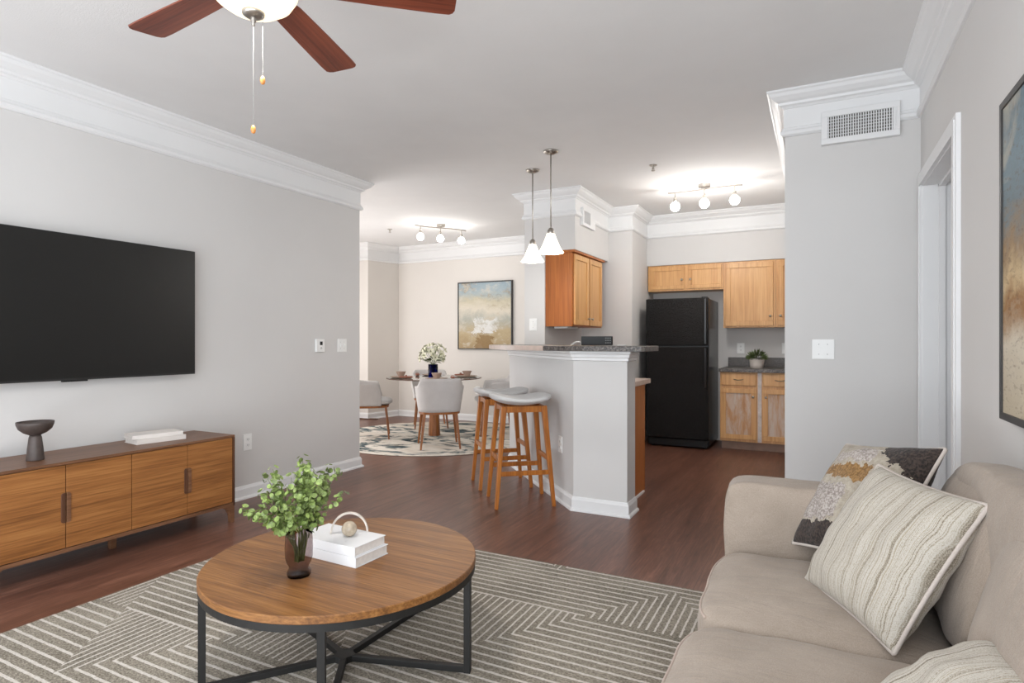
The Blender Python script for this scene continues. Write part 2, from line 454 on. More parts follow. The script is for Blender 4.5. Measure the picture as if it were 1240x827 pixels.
    def build(s, name, mat, parent=None, smooth=False, bevel=0, seg=2, local=False, mat2=None):
        bmesh.ops.recalc_face_normals(s.bm, faces=s.bm.faces)
        off = Vector((0, 0, 0)); p = parent
        if not local:
            while p is not None: off += p.location; p = p.parent
        if off.length > 0: bmesh.ops.translate(s.bm, verts=s.bm.verts, vec=-off)
        me = bpy.data.meshes.new(name); s.bm.to_mesh(me); s.bm.free()
        me.materials.append(M[mat] if isinstance(mat, str) else mat)
        o = bpy.data.objects.new(name, me); COL.objects.link(o)
        if parent is not None: o.parent = parent
        if smooth:
            for f in me.polygons: f.use_smooth = True
        if bevel:
            b = o.modifiers.new('bevel', 'BEVEL'); b.width = bevel; b.segments = seg; b.limit_method = 'ANGLE'
            b.angle_limit = math.radians(40)
        return o

def thing(name, label, cat, loc=(0, 0, 0), rz=0, group=None):
    o = bpy.data.objects.new(name, None); o.location = loc; o.rotation_euler = (0, 0, rz); o.empty_display_size = .1
    COL.objects.link(o); o['label'] = label; o['category'] = cat
    if group: o['group'] = group
    return o
def tag(o, label, cat, group=None):
    o['label'] = label; o['category'] = cat
    if group: o['group'] = group
    return o
def struct(o, label=None, cat=None):
    o['kind'] = 'structure'
    if label: o['label'] = label
    if cat: o['category'] = cat
    return o
def dup(root, loc, rz, label, group=None):
    r = root.copy(); COL.objects.link(r); r.location = loc; r.rotation_euler = (0, 0, rz); r['label'] = label
    if group: r['group'] = group
    for ch in list(root.children):
        c = ch.copy(); COL.objects.link(c); c.parent = r
        for g in list(ch.children):
            d = g.copy(); COL.objects.link(d); d.parent = c
    return r
def sweep(g, path, prof, i0=0, i1=None):
    """sweep profile (outward, z) along xy path; outward = right-hand side of travel"""
    i1 = len(path)-1 if i1 is None else i1
    rings = []
    for i in range(i0, i1+1):
        p = Vector(path[i])
        def nrm(a, b):
            d = (Vector(b)-Vector(a)).normalized(); return Vector((d.y, -d.x))
        if i == 0: m = nrm(path[0], path[1])
        elif i == len(path)-1: m = nrm(path[-2], path[-1])
        else:
            a, b = nrm(path[i-1], path[i]), nrm(path[i], path[i+1])
            m = (a+b); m = m/(m.dot(a))
        rings.append(g.ring([(p.x+m.x*d, p.y+m.y*d, z) for d, z in prof]))
    g.skin(rings)
    return g

# ------------------------------------------------------------------ room shell
H = 2.74
def wallbox(name, *boxes, mat='wall', label=None):
    g = G()
    for a, b in boxes: g.box(a, b)
    return struct(g.build(name, mat), label, 'wall')
struct(G().box((-7.2, -2.5, -.1), (3.0, 8.0, 0)).build('floor', 'floor'), 'dark reddish brown wood plank floor', 'floor')
struct(G().box((-7.2, -2.5, H), (3.0, 8.0, H+.1)).build('ceiling', 'ceiling'), 'white painted ceiling', 'ceiling')
wallbox('wall_left', ((-4.05, -2.35, 0), (-3.93, 4.43, H)), label='pale grey wall behind the television')
wallbox('wall_right', ((.52, .3, 0), (.66, 3.06, H)), ((.52, -2.35, 0), (.66, -1.8, H)), ((.52, -1.8, 0), (.66, .3, .2)), ((.52, -1.8, 2.2), (.66, .3, H)), ((.52, 3.06, 2.08), (.66, 3.95, H)), ((.52, 3.95, 0), (.66, 4.2, H)), label='grey wall behind the sofa with the doorway')
wallbox('wall_center', ((-.18, 4.05, 0), (.52, 7.64, H)), label='grey wall block with the air vent and light switch')
wallbox('wall_kitchen', ((-2.49, 7.64, 0), (-.18, 7.8, H)), label='kitchen rear wall')
wallbox('wall_kitchen_side', ((-2.49, 6.65, 0), (-1.88, 7.64, H)), label='stepped kitchen wall left of the black refrigerator')
wallbox('wall_dining', ((-6.3, 7.8, 0), (-2.49, 7.95, H)), mat='wall_warm', label='cream dining room rear wall')
g = G(); g.prism([(-6.09, 7.8), (-6.22, 7.2), (-7.0, 7.2), (-7.0, 7.95), (-6.09, 7.95)], 0, H)
struct(g.build('wall_dining_side', 'wall_warm'), 'stepped dining room corner wall', 'wall')
wallbox('wall_dining_left', ((-7.15, 3.1, 0), (-7.0, 3.45, H)), ((-7.15, 6.05, 0), (-7.0, 7.95, H)), ((-7.15, 3.45, 0), (-7.0, 6.05, .35)), ((-7.15, 3.45, 2.35), (-7.0, 6.05, H)), mat='wall_warm')
wallbox('wall_dining_near', ((-7.15, 3.1, 0), (-4.05, 3.22, H)), mat='wall_warm')
wallbox('wall_divider', ((-2.72, 5.58, 0), (-2.49, 7.8, H)), label='wall end between dining room and kitchen')
wallbox('wall_soffit', ((-2.49, 5.58, 2.135), (-2.16, 6.65, H)), label='boxed soffit above the pair of wall cabinets')
wallbox('wall_kitchen_soffit', ((-1.88, 7.31, 2.14), (-.18, 7.64, H)), label='soffit above the kitchen wall cabinets')
wallbox('wall_rear', ((-4.05, -2.5, 0), (-3.6, -2.35, H)), ((.2, -2.5, 0), (.66, -2.35, H)), ((-3.6, -2.5, 0), (.2, -2.35, .3)), ((-3.6, -2.5, 2.58), (.2, -2.35, H)))
wallbox('wall_bedroom', ((.66, 4.6, 0), (3.0, 4.72, H)), ((2.4, .9, 0), (2.52, 4.6, H)), ((.66, .8, 0), (2.4, .9, H)))
# frame of the rear window, added out of view for its light
g = G()
for x in (-3.6, -2.36, -1.12, .12): g.box((x, -2.5, .3), (x+.08, -2.4, 2.58))
g.box((-3.6, -2.5, .3), (.2, -2.4, .38)); g.box((-3.6, -2.5, 2.5), (.2, -2.4, 2.58)); g.box((-3.6, -2.49, 1.42), (.2, -2.41, 1.47))
struct(g.build('added_window_1', 'trim'), 'added wide white window behind the viewer', 'window')
g = G()
for y in (3.45, 4.71, 5.97): g.box((-7.12, y, .35), (-7.04, y+.08, 2.35))
g.box((-7.12, 3.45, .35), (-7.04, 6.05, .43)); g.box((-7.12, 3.45, 2.27), (-7.04, 6.05, 2.35))
struct(g.build('added_window_2', 'trim'), 'added dining room side window', 'window')  # added out of view to light the dining area

g = G()
for y in (-1.8, -.79, .22): g.box((.56, y, .2), (.62, y+.08, 2.2))
g.box((.56, -1.8, .2), (.62, .3, .28)); g.box((.56, -1.8, 2.12), (.62, .3, 2.2))
struct(g.build('added_window_3', 'trim'), 'added side window beside the viewer', 'window')  # added out of view as an opening for the side fill light
# half wall of the breakfast bar
bar_o = [(-2.72, 5.58), (-2.72, 5.24), (-1.56, 4.0), (-1.165, 4.0), (-1.165, 4.2), (-1.50, 4.2), (-2.56, 5.33), (-2.56, 5.58)]
struct(G().prism(bar_o, 0, 1.142).build('wall_bar', 'wall'), 'pale grey angled half wall of the breakfast bar', 'half wall')

crown = [(0,2.74),(.098,2.74),(.098,2.728),(.088,2.722),(.078,2.705),(.055,2.685),(.038,2.676),(.034,2.662),(.02,2.656),(.014,2.648),(.006,2.644),(.006,2.53),(.013,2.526),(.016,2.512),(.024,2.502),(.024,2.484),(.012,2.474),(0,2.474)]
left = [(-3.93, -2.35), (-3.93, 4.43), (-4.05, 4.43), (-4.05, 3.22)]
chain = [(-7.0, 7.2), (-6.22, 7.2), (-6.09, 7.8), (-2.72, 7.8), (-2.72, 5.58), (-2.16, 5.58), (-2.16, 6.65), (-1.88, 6.65), (-1.88, 7.31), (-.18, 7.31), (-.18, 4.05), (.52, 4.05), (.52, -2.35)]
struct(sweep(G(), left, crown).build('trim_1', 'trim'), 'white crown moulding above the television wall', 'crown moulding')
struct(sweep(G(), chain, crown, 0, 4).build('trim_2', 'trim'), 'white crown moulding round the dining corner', 'crown moulding')
struct(sweep(G(), chain, crown, 4, 9).build('trim_3', 'trim'), 'white crown moulding round the soffit and kitchen', 'crown moulding')
struct(sweep(G(), chain, crown, 9, 12).build('trim_4', 'trim'), 'white crown moulding above the air vent and right wall', 'crown moulding')
barcap = [(0,1.142),(.032,1.142),(.032,1.125),(.022,1.118),(.02,1.10),(.012,1.092),(.012,1.076),(0,1.07)]
struct(sweep(G(), [(-2.72, 5.58), (-2.72, 5.24), (-1.56, 4.0), (-1.165, 4.0), (-1.165, 4.2)], barcap).build('trim_5', 'trim'), 'white moulding under the bar top', 'moulding')
base = [(0,0),(.03,0),(.03,.010),(.024,.018),(.015,.022),(.015,.078),(.010,.088),(.006,.098),(0,.10)]
struct(sweep(G(), left, base).build('baseboard_left', 'trim'), 'white baseboard of the television wall', 'baseboard')
struct(sweep(G(), [(-7.0, 7.2), (-6.22, 7.2), (-6.09, 7.8), (-2.72, 7.8), (-2.72, 5.24), (-1.56, 4.0), (-1.165, 4.0), (-1.165, 4.2)], base, 0, 3).build('baseboard_dining', 'trim'), 'white baseboard of the dining room', 'baseboard')
struct(sweep(G(), [(-2.72, 7.8), (-2.72, 5.24), (-1.56, 4.0), (-1.165, 4.0), (-1.165, 4.2)], base).build('baseboard_bar', 'trim'), 'white baseboard round the breakfast bar', 'baseboard')
struct(sweep(G(), [(-.18, 7.0), (-.18, 4.05), (.52, 4.05)], base).build('baseboard_center', 'trim'), 'white baseboard of the wall with the vent', 'baseboard')
struct(sweep(G(), [(.52, 2.98), (.52, .3)], base).build('baseboard_right', 'trim'), 'white baseboard of the right wall', 'baseboard')

# door opening on the right wall
d = bpy.data.objects.new('door_1', None); COL.objects.link(d); d.location = (.59, 3.5, 0)
struct(d, 'white door frame and open door in the right wall', 'door')
g = G()
g.box((.515, 3.935, 0), (.665, 3.952, 2.082)); g.box((.515, 3.058, 0), (.665, 3.075, 2.082)); g.box((.515, 3.058, 2.065), (.665, 3.952, 2.082))
g.build('jamb', 'trim', d)
g = G()
for y0, y1 in ((3.921, 3.936), (3.074, 3.089)): g.box((.585, y0, 0), (.615, y1, 2.066))
g.box((.585, 3.074, 2.051), (.615, 3.936, 2.066)); g.build('door_stop', 'trim', d)
g = G()
for y0, y1, sg in ((3.94, 4.02, 1), (2.99, 3.07, -1)):
    g.box((.502, y0, 0), (.5195, y1, 2.07)); g.box((.497, y0+.02, 0), (.502, y1-.02, 2.07))
g.box((.502, 2.99, 2.0705), (.5195, 4.02, 2.145)); g.box((.497, 3.01, 2.0705), (.502, 4.0, 2.125))
g.build('casing', 'trim', d)
leaf = G(); leaf.box((0, -.02, .01), (.85, .02, 2.05))
lo = leaf.build('door_leaf', 'trim', d, local=True)
lo.location = (.70-.59, 3.995-3.5, 0); lo.rotation_euler = (0, 0, math.radians(6))
for z in (.25, 1.08, 1.86):
    g = G(); g.box((.664, 3.90, z), (.672, 3.937, z+.09)); g.tube([(.668, 3.93, z-.003), (.668, 3.93, z+.093)], .007)
    g.build('hinge', 'white', d)

# ------------------------------------------------------------------ wall fittings
def plate(name, label, cat, P, n, w_, h_, kind):
    """P centre on wall, n outward normal (xy)"""
    n = Vector((n[0], n[1], 0)).normalized(); a = Vector((-n.y, n.x, 0))
    Mx = Matrix((( a.x, n.x, 0, P[0]), (a.y, n.y, 0, P[1]), (0, 0, 1, P[2]), (0, 0, 0, 1)))
    r = thing(name, label, cat, P)
    G().box((-w_/2, 0, -h_/2), (w_/2, .006, h_/2), Mx).build('cover_plate', 'white', r, bevel=.002)
    if kind.startswith('switch'):
        k = int(kind[-1])
        for i in range(k):
            x = (i-(k-1)/2)*.046
            g = G(); g.box((x-.006, .006, -.013), (x+.006, .016, .008), Mx); g.build('toggle', 'white', r)
            [G().box((x-.002, .006, z_-.002), (x+.002, .0075, z_+.002), Mx).build('screw', 'slot', r) for z_ in (.03, -.03)]
    elif kind == 'outlet':
        for z in (-.022, .022):
            g = G(); g.box((-.016, .006, z-.014), (.016, .009, z+.014), Mx); rc = g.build('receptacle', 'white', r)
            g = G(); g.box((-.008, .009, z-.005), (-.005, .0096, z+.006), Mx); g.box((.005, .009, z-.005), (.008, .0096, z+.006), Mx); g.box((-.002, .009, z-.011), (.002, .0096, z-.007), Mx)
            g.build('slot', 'slot', r)
    return r
plate('wall_outlet', 'white outlet on the television wall right of the wooden sideboard', 'outlet', (-3.93, 3.16, .432), (1, 0), .075, .125, 'outlet')
plate('light_switch', 'white double switch plate beside the doorway corner of the television wall', 'switch', (-3.93, 4.19, 1.175), (1, 0), .115, .12, 'switch2')
plate('light_switch', 'white double light switch on the wall below the air vent', 'switch', (.03, 4.05, 1.163), (0, -1), .12, .12, 'switch2')
plate('light_switch', 'white single switch plate on the wall end left of the upper cabinets', 'switch', (-2.62, 5.58, 1.385), (0, -1), .085, .125, 'switch1')
plate('wall_outlet', 'white outlet on the angled side of the bar', 'outlet', (-1.735, 4.188, .43), (-.733, -.68), .075, .125, 'outlet')
plate('wall_outlet', 'white outlet on the cream dining wall behind the round table', 'outlet', (-4.594, 7.8, .47), (0, -1), .075, .12, 'outlet')
plate('wall_outlet', 'white outlet above the kitchen counter left of the small potted plant', 'outlet', (-.824, 7.64, 1.13), (0, -1), .085, .125, 'outlet')
plate('wall_outlet', 'white outlet above the kitchen counter right of the small potted plant', 'outlet', (-.33, 7.64, 1.13), (0, -1), .085, .125, 'outlet')

t = thing('thermostat', 'small white thermostat with black display on the television wall', 'thermostat', (-3.93, 3.905, 1.175))
G().box((-3.93, 3.855, 1.117), (-3.908, 3.955, 1.233)).build('case', 'white', t, bevel=.004)
G().box((-3.909, 3.895, 1.178), (-3.9065, 3.925, 1.21)).build('display', 'blackpl', t)
G().box((-3.909, 3.9, 1.145), (-3.9065, 3.92, 1.15)).box((-3.909, 3.904, 1.155), (-3.9065, 3.916, 1.159)).build('button', 'slot', t)

# air vent on the wall block
t = thing('air_vent', 'large white louvred air vent high on the wall by the doorway', 'vent', (.22, 4.05, 2.387))
g = G(); x0, x1, z0, z1, y = .02, .418, 2.387, 2.583, 4.05
for a, b in (((x0, z0), (x1, z0+.034)), ((x0, z1-.034), (x1, z1)), ((x0, z0+.034), (x0+.034, z1-.034)), ((x1-.034, z0+.034), (x1, z1-.034))):
    g.box((a[0], y-.036, a[1]), (b[0], y, b[1]))
g.build('frame', 'trim', t, bevel=.002)
G().box((x0+.03, y-.0262, z0+.03), (x1-.03, y-.0255, z1-.03)).build('duct_opening', 'duct', t)
g = G()
for i in range(26):
    x = x0+.038+i*(x1-x0-.076)/25; g.box((x-.003, y-.0345, z0+.034), (x+.0025, y-.027, z1-.034))
for k in range(1, 7):
    z = z0+.034+k*(z1-z0-.068)/7; g.box((x0+.034, y-.030, z-.0012), (x1-.034, y-.0268, z+.0012))
g.build('louvre', 'trim', t)
G().box((x1-.024, y-.043, 2.44), (x1-.02, y-.036, 2.53)).build('lever', 'trim', t)
t = thing('air_vent', 'small white air vent on the side of the soffit above the pair of cabinets', 'vent', (-2.16, 5.91, 2.39))
g = G(); y0, y1, z0, z1, x = 5.73, 6.1, 2.40, 2.585, -2.16
for a, b in (((y0, z0), (y1, z0+.03)), ((y0, z1-.03), (y1, z1)), ((y0, z0+.03), (y0+.03, z1-.03)), ((y1-.16, z0+.03), (y1, z1-.03))):
    g.box((x, a[0], a[1]), (x+.034, b[0], b[1]))
g.build('frame', 'trim', t)
g = G(); g.box((x+.025, y0+.03, z0+.03), (x+.0256, y1-.03, z1-.03)); g.build('duct_opening', 'duct', t)
g = G()
for i in range(12): g.box((x+.0256, y0+.033+i*.015, z0+.03), (x+.031, y0+.039+i*.015, z1-.03))
g.build('louvre', 'trim', t)

def sprinkler(x, y, label):
    t = thing('sprinkler_head', label, 'sprinkler', (x, y, H-.05))
    G().lathe([(.032, H-.004), (.032, H), (.0, H)], (x, y, 0), 20).build('escutcheon', 'nickel', t)
    g = G(); g.lathe([(.009, H-.035), (.009, H)], (x, y, 0), 10); g.lathe([(.016, H-.05), (.018, H-.047), (.003, H-.045)], (x, y, 0), 12); g.tube([(x-.009, y, H-.046), (x-.009, y, H-.03)], .002); g.tube([(x+.009, y, H-.046), (x+.009, y, H-.03)], .002)
    g.build('nozzle', 'nickel', t)
sprinkler(-1.269, 5.149, 'small metal sprinkler head on the ceiling near the kitchen spotlights')
sprinkler(-5.18, 6.44, 'small sprinkler head on the dining room ceiling left of the spotlights')

# floor threshold at dining corner
g = G(); g.prism([(-6.75, 7.05), (-6.05, 7.2), (-6.07, 7.26), (-6.77, 7.11)], 0, .018)
tag(g.build('floor_threshold', 'walnut_dark'), 'thin brown strip on the floor at the dining corner behind the left chair', 'threshold')

# ------------------------------------------------------------------ ceiling fan
FX, FY = -1.65, 1.35
t = thing('ceiling_fan', 'ceiling fan with mahogany blades and lit glass bowl', 'ceiling fan', (FX, FY, 2.28))
c = (FX, FY, 0)
G().lathe([(.03, 2.62), (.075, 2.70), (.075, 2.74)], c, 28).build('canopy', 'nickel', t, True)
G().lathe([(.015, 2.52), (.015, 2.66)], c, 12).build('downrod', 'nickel', t, True)
G().lathe([(.05, 2.385), (.10, 2.395), (.125, 2.42), (.13, 2.46), (.10, 2.50), (.04, 2.54), (.0, 2.54)], c, 32).build('motor', 'nickel', t, True)
G().lathe([(.001, 2.288), (.04, 2.291), (.085, 2.305), (.12, 2.33), (.138, 2.36), (.142, 2.385), (.13, 2.385), (.12, 2.36)], c, 40).build('glass_bowl', 'bowl', t, True)
g = G(); g.lathe([(.001, 2.272), (.022, 2.275), (.034, 2.283), (.036, 2.292), (.0, 2.294)], c, 24); g.lathe([(.001, 2.246), (.006, 2.25), (.004, 2.256), (.009, 2.262), (.006, 2.27), (.012, 2.276)], c, 12)
g.build('finial', 'nickel', t, True)
for i, a in enumerate((176, 108, 39, -33, -106)):
    a = math.radians(a); d_ = Vector((math.cos(a), math.sin(a), 0)); n_ = Vector((-d_.y, d_.x, 0))
    bl = G(); outl = []
    for r, wv in ((.175, .050), (.21, .056), (.40, .064), (.60, .070), (.65, .069), (.662, .060), (.668, .045)): outl.append((r, wv))
    pts = outl + [(r, -w_) for r, w_ in outl[::-1]]
    R3 = Matrix(((1, 0, 0), (0, math.cos(.13), math.sin(.13)), (0, -math.sin(.13), math.cos(.13))))
    top = bl.ring([R3 @ Vector((r, wv, .003)) for r, wv in pts]); bot = bl.ring([R3 @ Vector((r, wv, -.003)) for r, wv in pts])
    bl.skin([bot, top])
    o = bl.build('blade', 'blade', t, bevel=.001, local=True)
    o.location = (0, 0, 2.405-2.28); o.rotation_euler = (0, 0, a)
    br = G(); br.box((.09, -.022, .004), (.24, .022, .012)); br.box((.19, -.035, .0045), (.225, .035, .0115))
    b2 = br.build('bracket', 'nickel', o, bevel=.002, local=True)
for x, y, zb, zt in ((FX, FY, 1.905, 2.248), (FX+.03, FY+.012, 2.065, 2.285)):
    g = G(); n = int((zt-zb)/.006)
    g.tube([(x, y, zb+.01), (x, y, zt)], .0005, 5)
    for k in range(n): g.sphere((x, y, zb+.012+k*.006), .0009, 6, 4)
    ch = g.build('pull_chain', 'slot', t)
    G().lathe([(.0005, 0), (.006, .003), (.0085, .012), (.006, .024), (.002, .028)], (x, y, zb-.012), 12).build('bead', 'bead', ch, True)
pl = bpy.data.lights.new('fan_lamp', 'AREA'); pl.shape = 'DISK'; pl.size = .26; pl.energy = 12; pl.color = (1, .96, .91)
lo = bpy.data.objects.new('fan_lamp', pl); lo.location = (0, 0, -.036); lo.parent = t; COL.objects.link(lo)

# ------------------------------------------------------------------ pendants and spot bars
def pendant(x, y, label, first=None):
    t = thing('pendant_lamp', label, 'pendant lamp', (x, y, 1.925), 0, 'pendant lamps above the bar')
    c = (x, y, 0)
    G().lathe([(.012, H-.03), (.03, H-.026), (.058, H-.012), (.062, H)], c, 28).build('canopy', 'nickel', t, True)
    G().lathe([(.005, 2.10), (.005, H-.02)], c, 10).build('rod', 'nickel', t, True)
    G().lathe([(.008, 2.125), (.018, 2.118), (.028, 2.10), (.03, 2.078), (.026, 2.07)], c, 20).build('socket_cap', 'nickel', t, True)
    G().lathe([(.103, 1.922), (.105, 1.928), (.094, 1.94), (.078, 1.965), (.058, 2.01), (.042, 2.05), (.034, 2.075), (.030, 2.075), (.038, 2.05), (.054, 2.008), (.073, 1.965), (.09, 1.94), (.1, 1.928)], c, 36, False).build('glass_shade', 'shade', t, True)
    G().sphere((x, y, 2.0), .028, 14, 8).build('bulb', 'bulb', t, True)
    pl = bpy.data.lights.new('pendant_light', 'POINT'); pl.energy = 6; pl.color = (1, .96, .9); pl.shadow_soft_size = .05
    lo = bpy.data.objects.new('pendant_light', pl); lo.location = (0, 0, -.03); lo.parent = t; COL.objects.link(lo)
pendant(-1.907, 4.393, 'right pendant lamp above the bar, higher in view, frosted bell shade')
pendant(-2.263, 4.806, 'left pendant lamp above the bar, lower in view, frosted bell shade')

def spotbar(A, B, bulbs, label, amp, power):
    A, B = Vector(A), Vector(B); C_ = (A+B)/2; d = (B-A).normalized(); n = Vector((-d.y, d.x, 0))
    t = thing('spotlight_bar', label, 'ceiling light', (C_.x, C_.y, 2.5))
    L = (B-A).length
    G().lathe([(.058, H-.03), (.06, H)], (C_.x, C_.y, 0), 28).build('canopy', 'nickel', t, True, bevel=.003)
    pts = [A.lerp(B, k/24) + n*amp*math.sin(2*PI*k/24) for k in range(25)]
    g = G(); 
    rings = []
    for p in pts: rings.append(g.ring([(p.x-n.x*.004, p.y-n.y*.004, 2.685), (p.x+n.x*.004, p.y+n.y*.004, 2.685), (p.x+n.x*.004, p.y+n.y*.004, 2.70), (p.x-n.x*.004, p.y-n.y*.004, 2.70)]))
    g.skin(rings); g.lathe([(.012, 2.685), (.012, 2.715)], (C_.x, C_.y, 0), 12); g.build('curved_bar', 'nickel', t)
    for b in bulbs:
        k = (Vector((b[0], b[1], 0))-Vector((A.x, A.y, 0))).dot(Vector((d.x, d.y, 0)))/L; k = max(.04, min(.96, k))
        q = A.lerp(B, k) + n*amp*math.sin(2*PI*k)
        e = G(); e.tube([(q.x, q.y, 2.69), (q.x, q.y, 2.64)], .006); e.lathe([(.017, 2.595), (.017, 2.635), (.008, 2.645)], (q.x, q.y, 0), 14)
        s_ = e.build('lamp_holder', 'nickel', t, True)
        G().sphere((q.x, q.y, 2.553), .047, 20, 12).build('bulb', 'bulb', s_, True)
    pl = bpy.data.lights.new('spot_glow', 'POINT'); pl.energy = power; pl.color = (1, .98, .95); pl.shadow_soft_size = .12
    lo = bpy.data.objects.new('spot_glow', pl); lo.location = (0, 0, -.13); lo.parent = t; COL.objects.link(lo)
spotbar((-1.33, 6.0, 0), (-.63, 6.0, 0), ((-1.262, 6.0), (-.98, 6.0), (-.70, 6.0)), 'three bulb spotlight bar on the kitchen ceiling', .02, 20)
spotbar((-4.56, 6.17, 0), (-4.19, 6.80, 0), ((-4.52, 6.24), (-4.40, 6.49), (-4.235, 6.74)), 'three bulb spotlight bar on the dining room ceiling', .02, 5)

# ------------------------------------------------------------------ television
t = thing('television', 'large flat black television on the left wall', 'television', (-3.90, 1.94, .985))
g = G(); g.box((-3.885, 1.21, .985), (-3.852, 2.672, 1.835)); g.build('casing', 'bezel', t, bevel=.002)
G().box((-3.853, 1.216, .997), (-3.849, 2.666, 1.830)).build('screen', 'screen', t)
G().box((-3.93, 1.70, 1.2), (-3.884, 2.18, 1.6)).build('wall_mount', 'blackpl', t)
G().box((-3.88, 1.86, .976), (-3.856, 1.99, .985)).build('sensor', 'blackpl', t)

# ------------------------------------------------------------------ sideboard
t = thing('sideboard', 'long low wooden sideboard with four doors below the television', 'sideboard', (-3.69, 2.02, 0))
X0, X1, Y0, Y1, Z0, Z1 = -3.905, -3.479, 1.335, 2.70, .112, .585
G().box((X0, Y0, Z1-.016), (X1, Y1, Z1)).build('top', 'walnut', t, bevel=.0015)
g = G(); g.box((X0, Y1-.014, Z0), (X1, Y1, Z1-.016)); g.build('side_panel', 'walnut_dark', t)
g = G(); g.box((X0, Y0, Z0), (X1, Y0+.014, Z1-.016)); g.build('side_panel', 'walnut_dark', t)
G().box((X0, Y0+.014, Z0), (X1, Y1-.014, Z0+.02)).build('bottom_rail', 'walnut', t)
G().box((X0, Y0+.014, Z0+.02), (X0+.012, Y1-.014, Z1-.016)).build('back_panel', 'walnut_dark', t)
G().box((X0+.02, Y0+.015, Z0+.021), (X1-.02, Y1-.015, Z1-.017)).build('carcass', 'walnut_dark', t)
ys = [1.351, 1.692, 2.027, 2.365, 2.684]
for i in range(4):
    a, b = ys[i]+.002, ys[i+1]-.002
    dr = G().box((X1-.02, a, Z0+.024), (X1-.003, b, Z1-.019)).build('door', 'oak', t, bevel=.001)
    hy = b if i in (0, 2) else a; sg = -1 if i in (0, 2) else 1
    prof = []
    zc, hh, wdt = .345, .078, .021
    for k in range(9):
        an = PI/2*k/8; prof.append((hy+sg*(wdt-.012+.012*math.sin(an)), zc+hh-.012+.012*math.cos(an)))
    prof = [(hy, zc+hh)] + prof; prof = prof + [(y, 2*zc-z) for y, z in prof[::-1]]
    h_ = G(); h_.skin([h_.ring([(X1-.004, y, z) for y, z in prof]), h_.ring([(X1+.003, y, z) for y, z in prof])])
    h_.build('handle', 'walnut_dark' if sg < 0 else 'walnut', dr, bevel=.002)
for (x, y, sx_, sy_) in ((X1-.02, Y1-.02, 1, 1), (X1-.02, Y0+.02, 1, -1), (X0+.02, Y1-.02, -1, 1), (X0+.02, Y0+.02, -1, -1)):
    g = G()
    yo = y+sy_*.018; pr = [(yo, 0), (yo-sy_*.024, 0), (yo-sy_*.032, .06), (yo-sy_*.05, .09), (yo-sy_*.09, Z0), (yo, Z0)]
    g.skin([g.ring([(x-.014, a, b) for a, b in pr]), g.ring([(x+.018, a, b) for a, b in pr])])
    g.build('leg', 'walnut', t, bevel=.002)
G().beam((-3.68, 2.03, 0), (-3.68, 2.03, Z0), .03, .045).build('leg', 'walnut', t)

# goblet bowl
t = thing('pedestal_bowl', 'dark brown pedestal bowl on the left end of the sideboard', 'bowl', (-3.67, 1.64, .585))
c = (-3.67, 1.64, .585)
G().lathe([(.039, 0), (.039, .004), (.035, .06), (.028, .12), (.024, .132), (.0, .135)], c, 28).build('stem', 'bronze', t, True)
G().lathe([(.0, .128), (.024, .132), (.05, .145), (.072, .165), (.081, .19), (.082, .203), (.079, .203), (.076, .19), (.066, .168), (.04, .152), (.0, .147)], c, 36, False).build('cup', 'bronze', t, True)

def book(name, label, cat, loc, rz, L, W, T, cover, group=None):
    """origin bottom centre; spine on -y side"""
    r = thing(name, label, cat, loc, rz, group)
    g = G(); g.box((-L/2, -W/2, 0), (L/2, W/2, .0025)); g.box((-L/2, -W/2, T-.0025), (L/2, W/2, T)); g.box((-L/2, -W/2-.0005, 0), (L/2, -W/2+.002, T))
    g.build('cover', cover, r, local=True, bevel=.0008)
    G().box((-L/2+.004, -W/2+.002, .0025), (L/2-.004, W/2-.004, T-.0025)).build('pages', 'page', r, local=True)
    return r
book('book', 'cream book lying flat on the sideboard, lower of two', 'book', (-3.715, 2.31, .585), math.radians(82), .29, .17, .030, 'bookw')
book('book', 'slightly tilted cream book on top of the other book on the sideboard', 'book', (-3.72, 2.30, .6155), math.radians(76), .285, .165, .024, 'bookw')

# ------------------------------------------------------------------ rugs
g = G(); g.box((-2.985, .2, 0), (.1, 2.955, .012)); tag(g.build('area_rug', 'rug', bevel=.003), 'large taupe rug with pale maze lines under the coffee table', 'rug')
g = G(); g.lathe([(1.32, 0), (1.33, .005), (1.32, .011), (0, .011)], (-4.33, 6.30, 0), 96)
tag(g.build('round_rug', 'rrug'), 'round cream and teal marbled rug under the dining table', 'rug')

# ------------------------------------------------------------------ coffee table
TX, TY, TR = -1.585, 1.704, .493
RZ = .012
t = thing('coffee_table', 'round wooden coffee table on black metal frame, on the maze rug', 'coffee table', (TX, TY, RZ))
c = (TX, TY, 0)
G().lathe([(TR-.002, .376), (TR, .378), (TR, .398), (TR-.003, .401), (0, .401)], c, 128).build('tabletop', 'oak_x', t, bevel=0)
g = G()
g.lathe([(TR-.002, .352), (TR-.002, .376), (TR-.026, .376), (TR-.026, .352), (TR-.002, .352)], c, 128, False); g.build('frame_ring', 'black', t)
for a in (17, 89, 161, 233, 305):
    a = math.radians(a); u = Vector((math.cos(a), math.sin(a), 0)); p = Vector((TX, TY, 0))
    q = p + u*(TR-.016)
    G().beam(q+Vector((0, 0, RZ)), q+Vector((0, 0, .355)), .024, .024, .024, .024, up=u).build('leg', 'black', t, bevel=.001)
    G().beam(p+u*.03+Vector((0, 0, RZ+.012)), q+Vector((0, 0, RZ+.012))-u*.01, .022, .022, .022, .022).build('stretcher', 'black', t, bevel=.001)
g = G(); pts = [(TX+.045*math.cos(math.radians(17+36*k)), TY+.045*math.sin(math.radians(17+36*k))) if k % 2 == 0 else (TX+.034*math.cos(math.radians(17+36*k)), TY+.034*math.sin(math.radians(17+36*k))) for k in range(10)]
g.prism(pts, RZ, RZ+.024); g.build('hub', 'black', t)

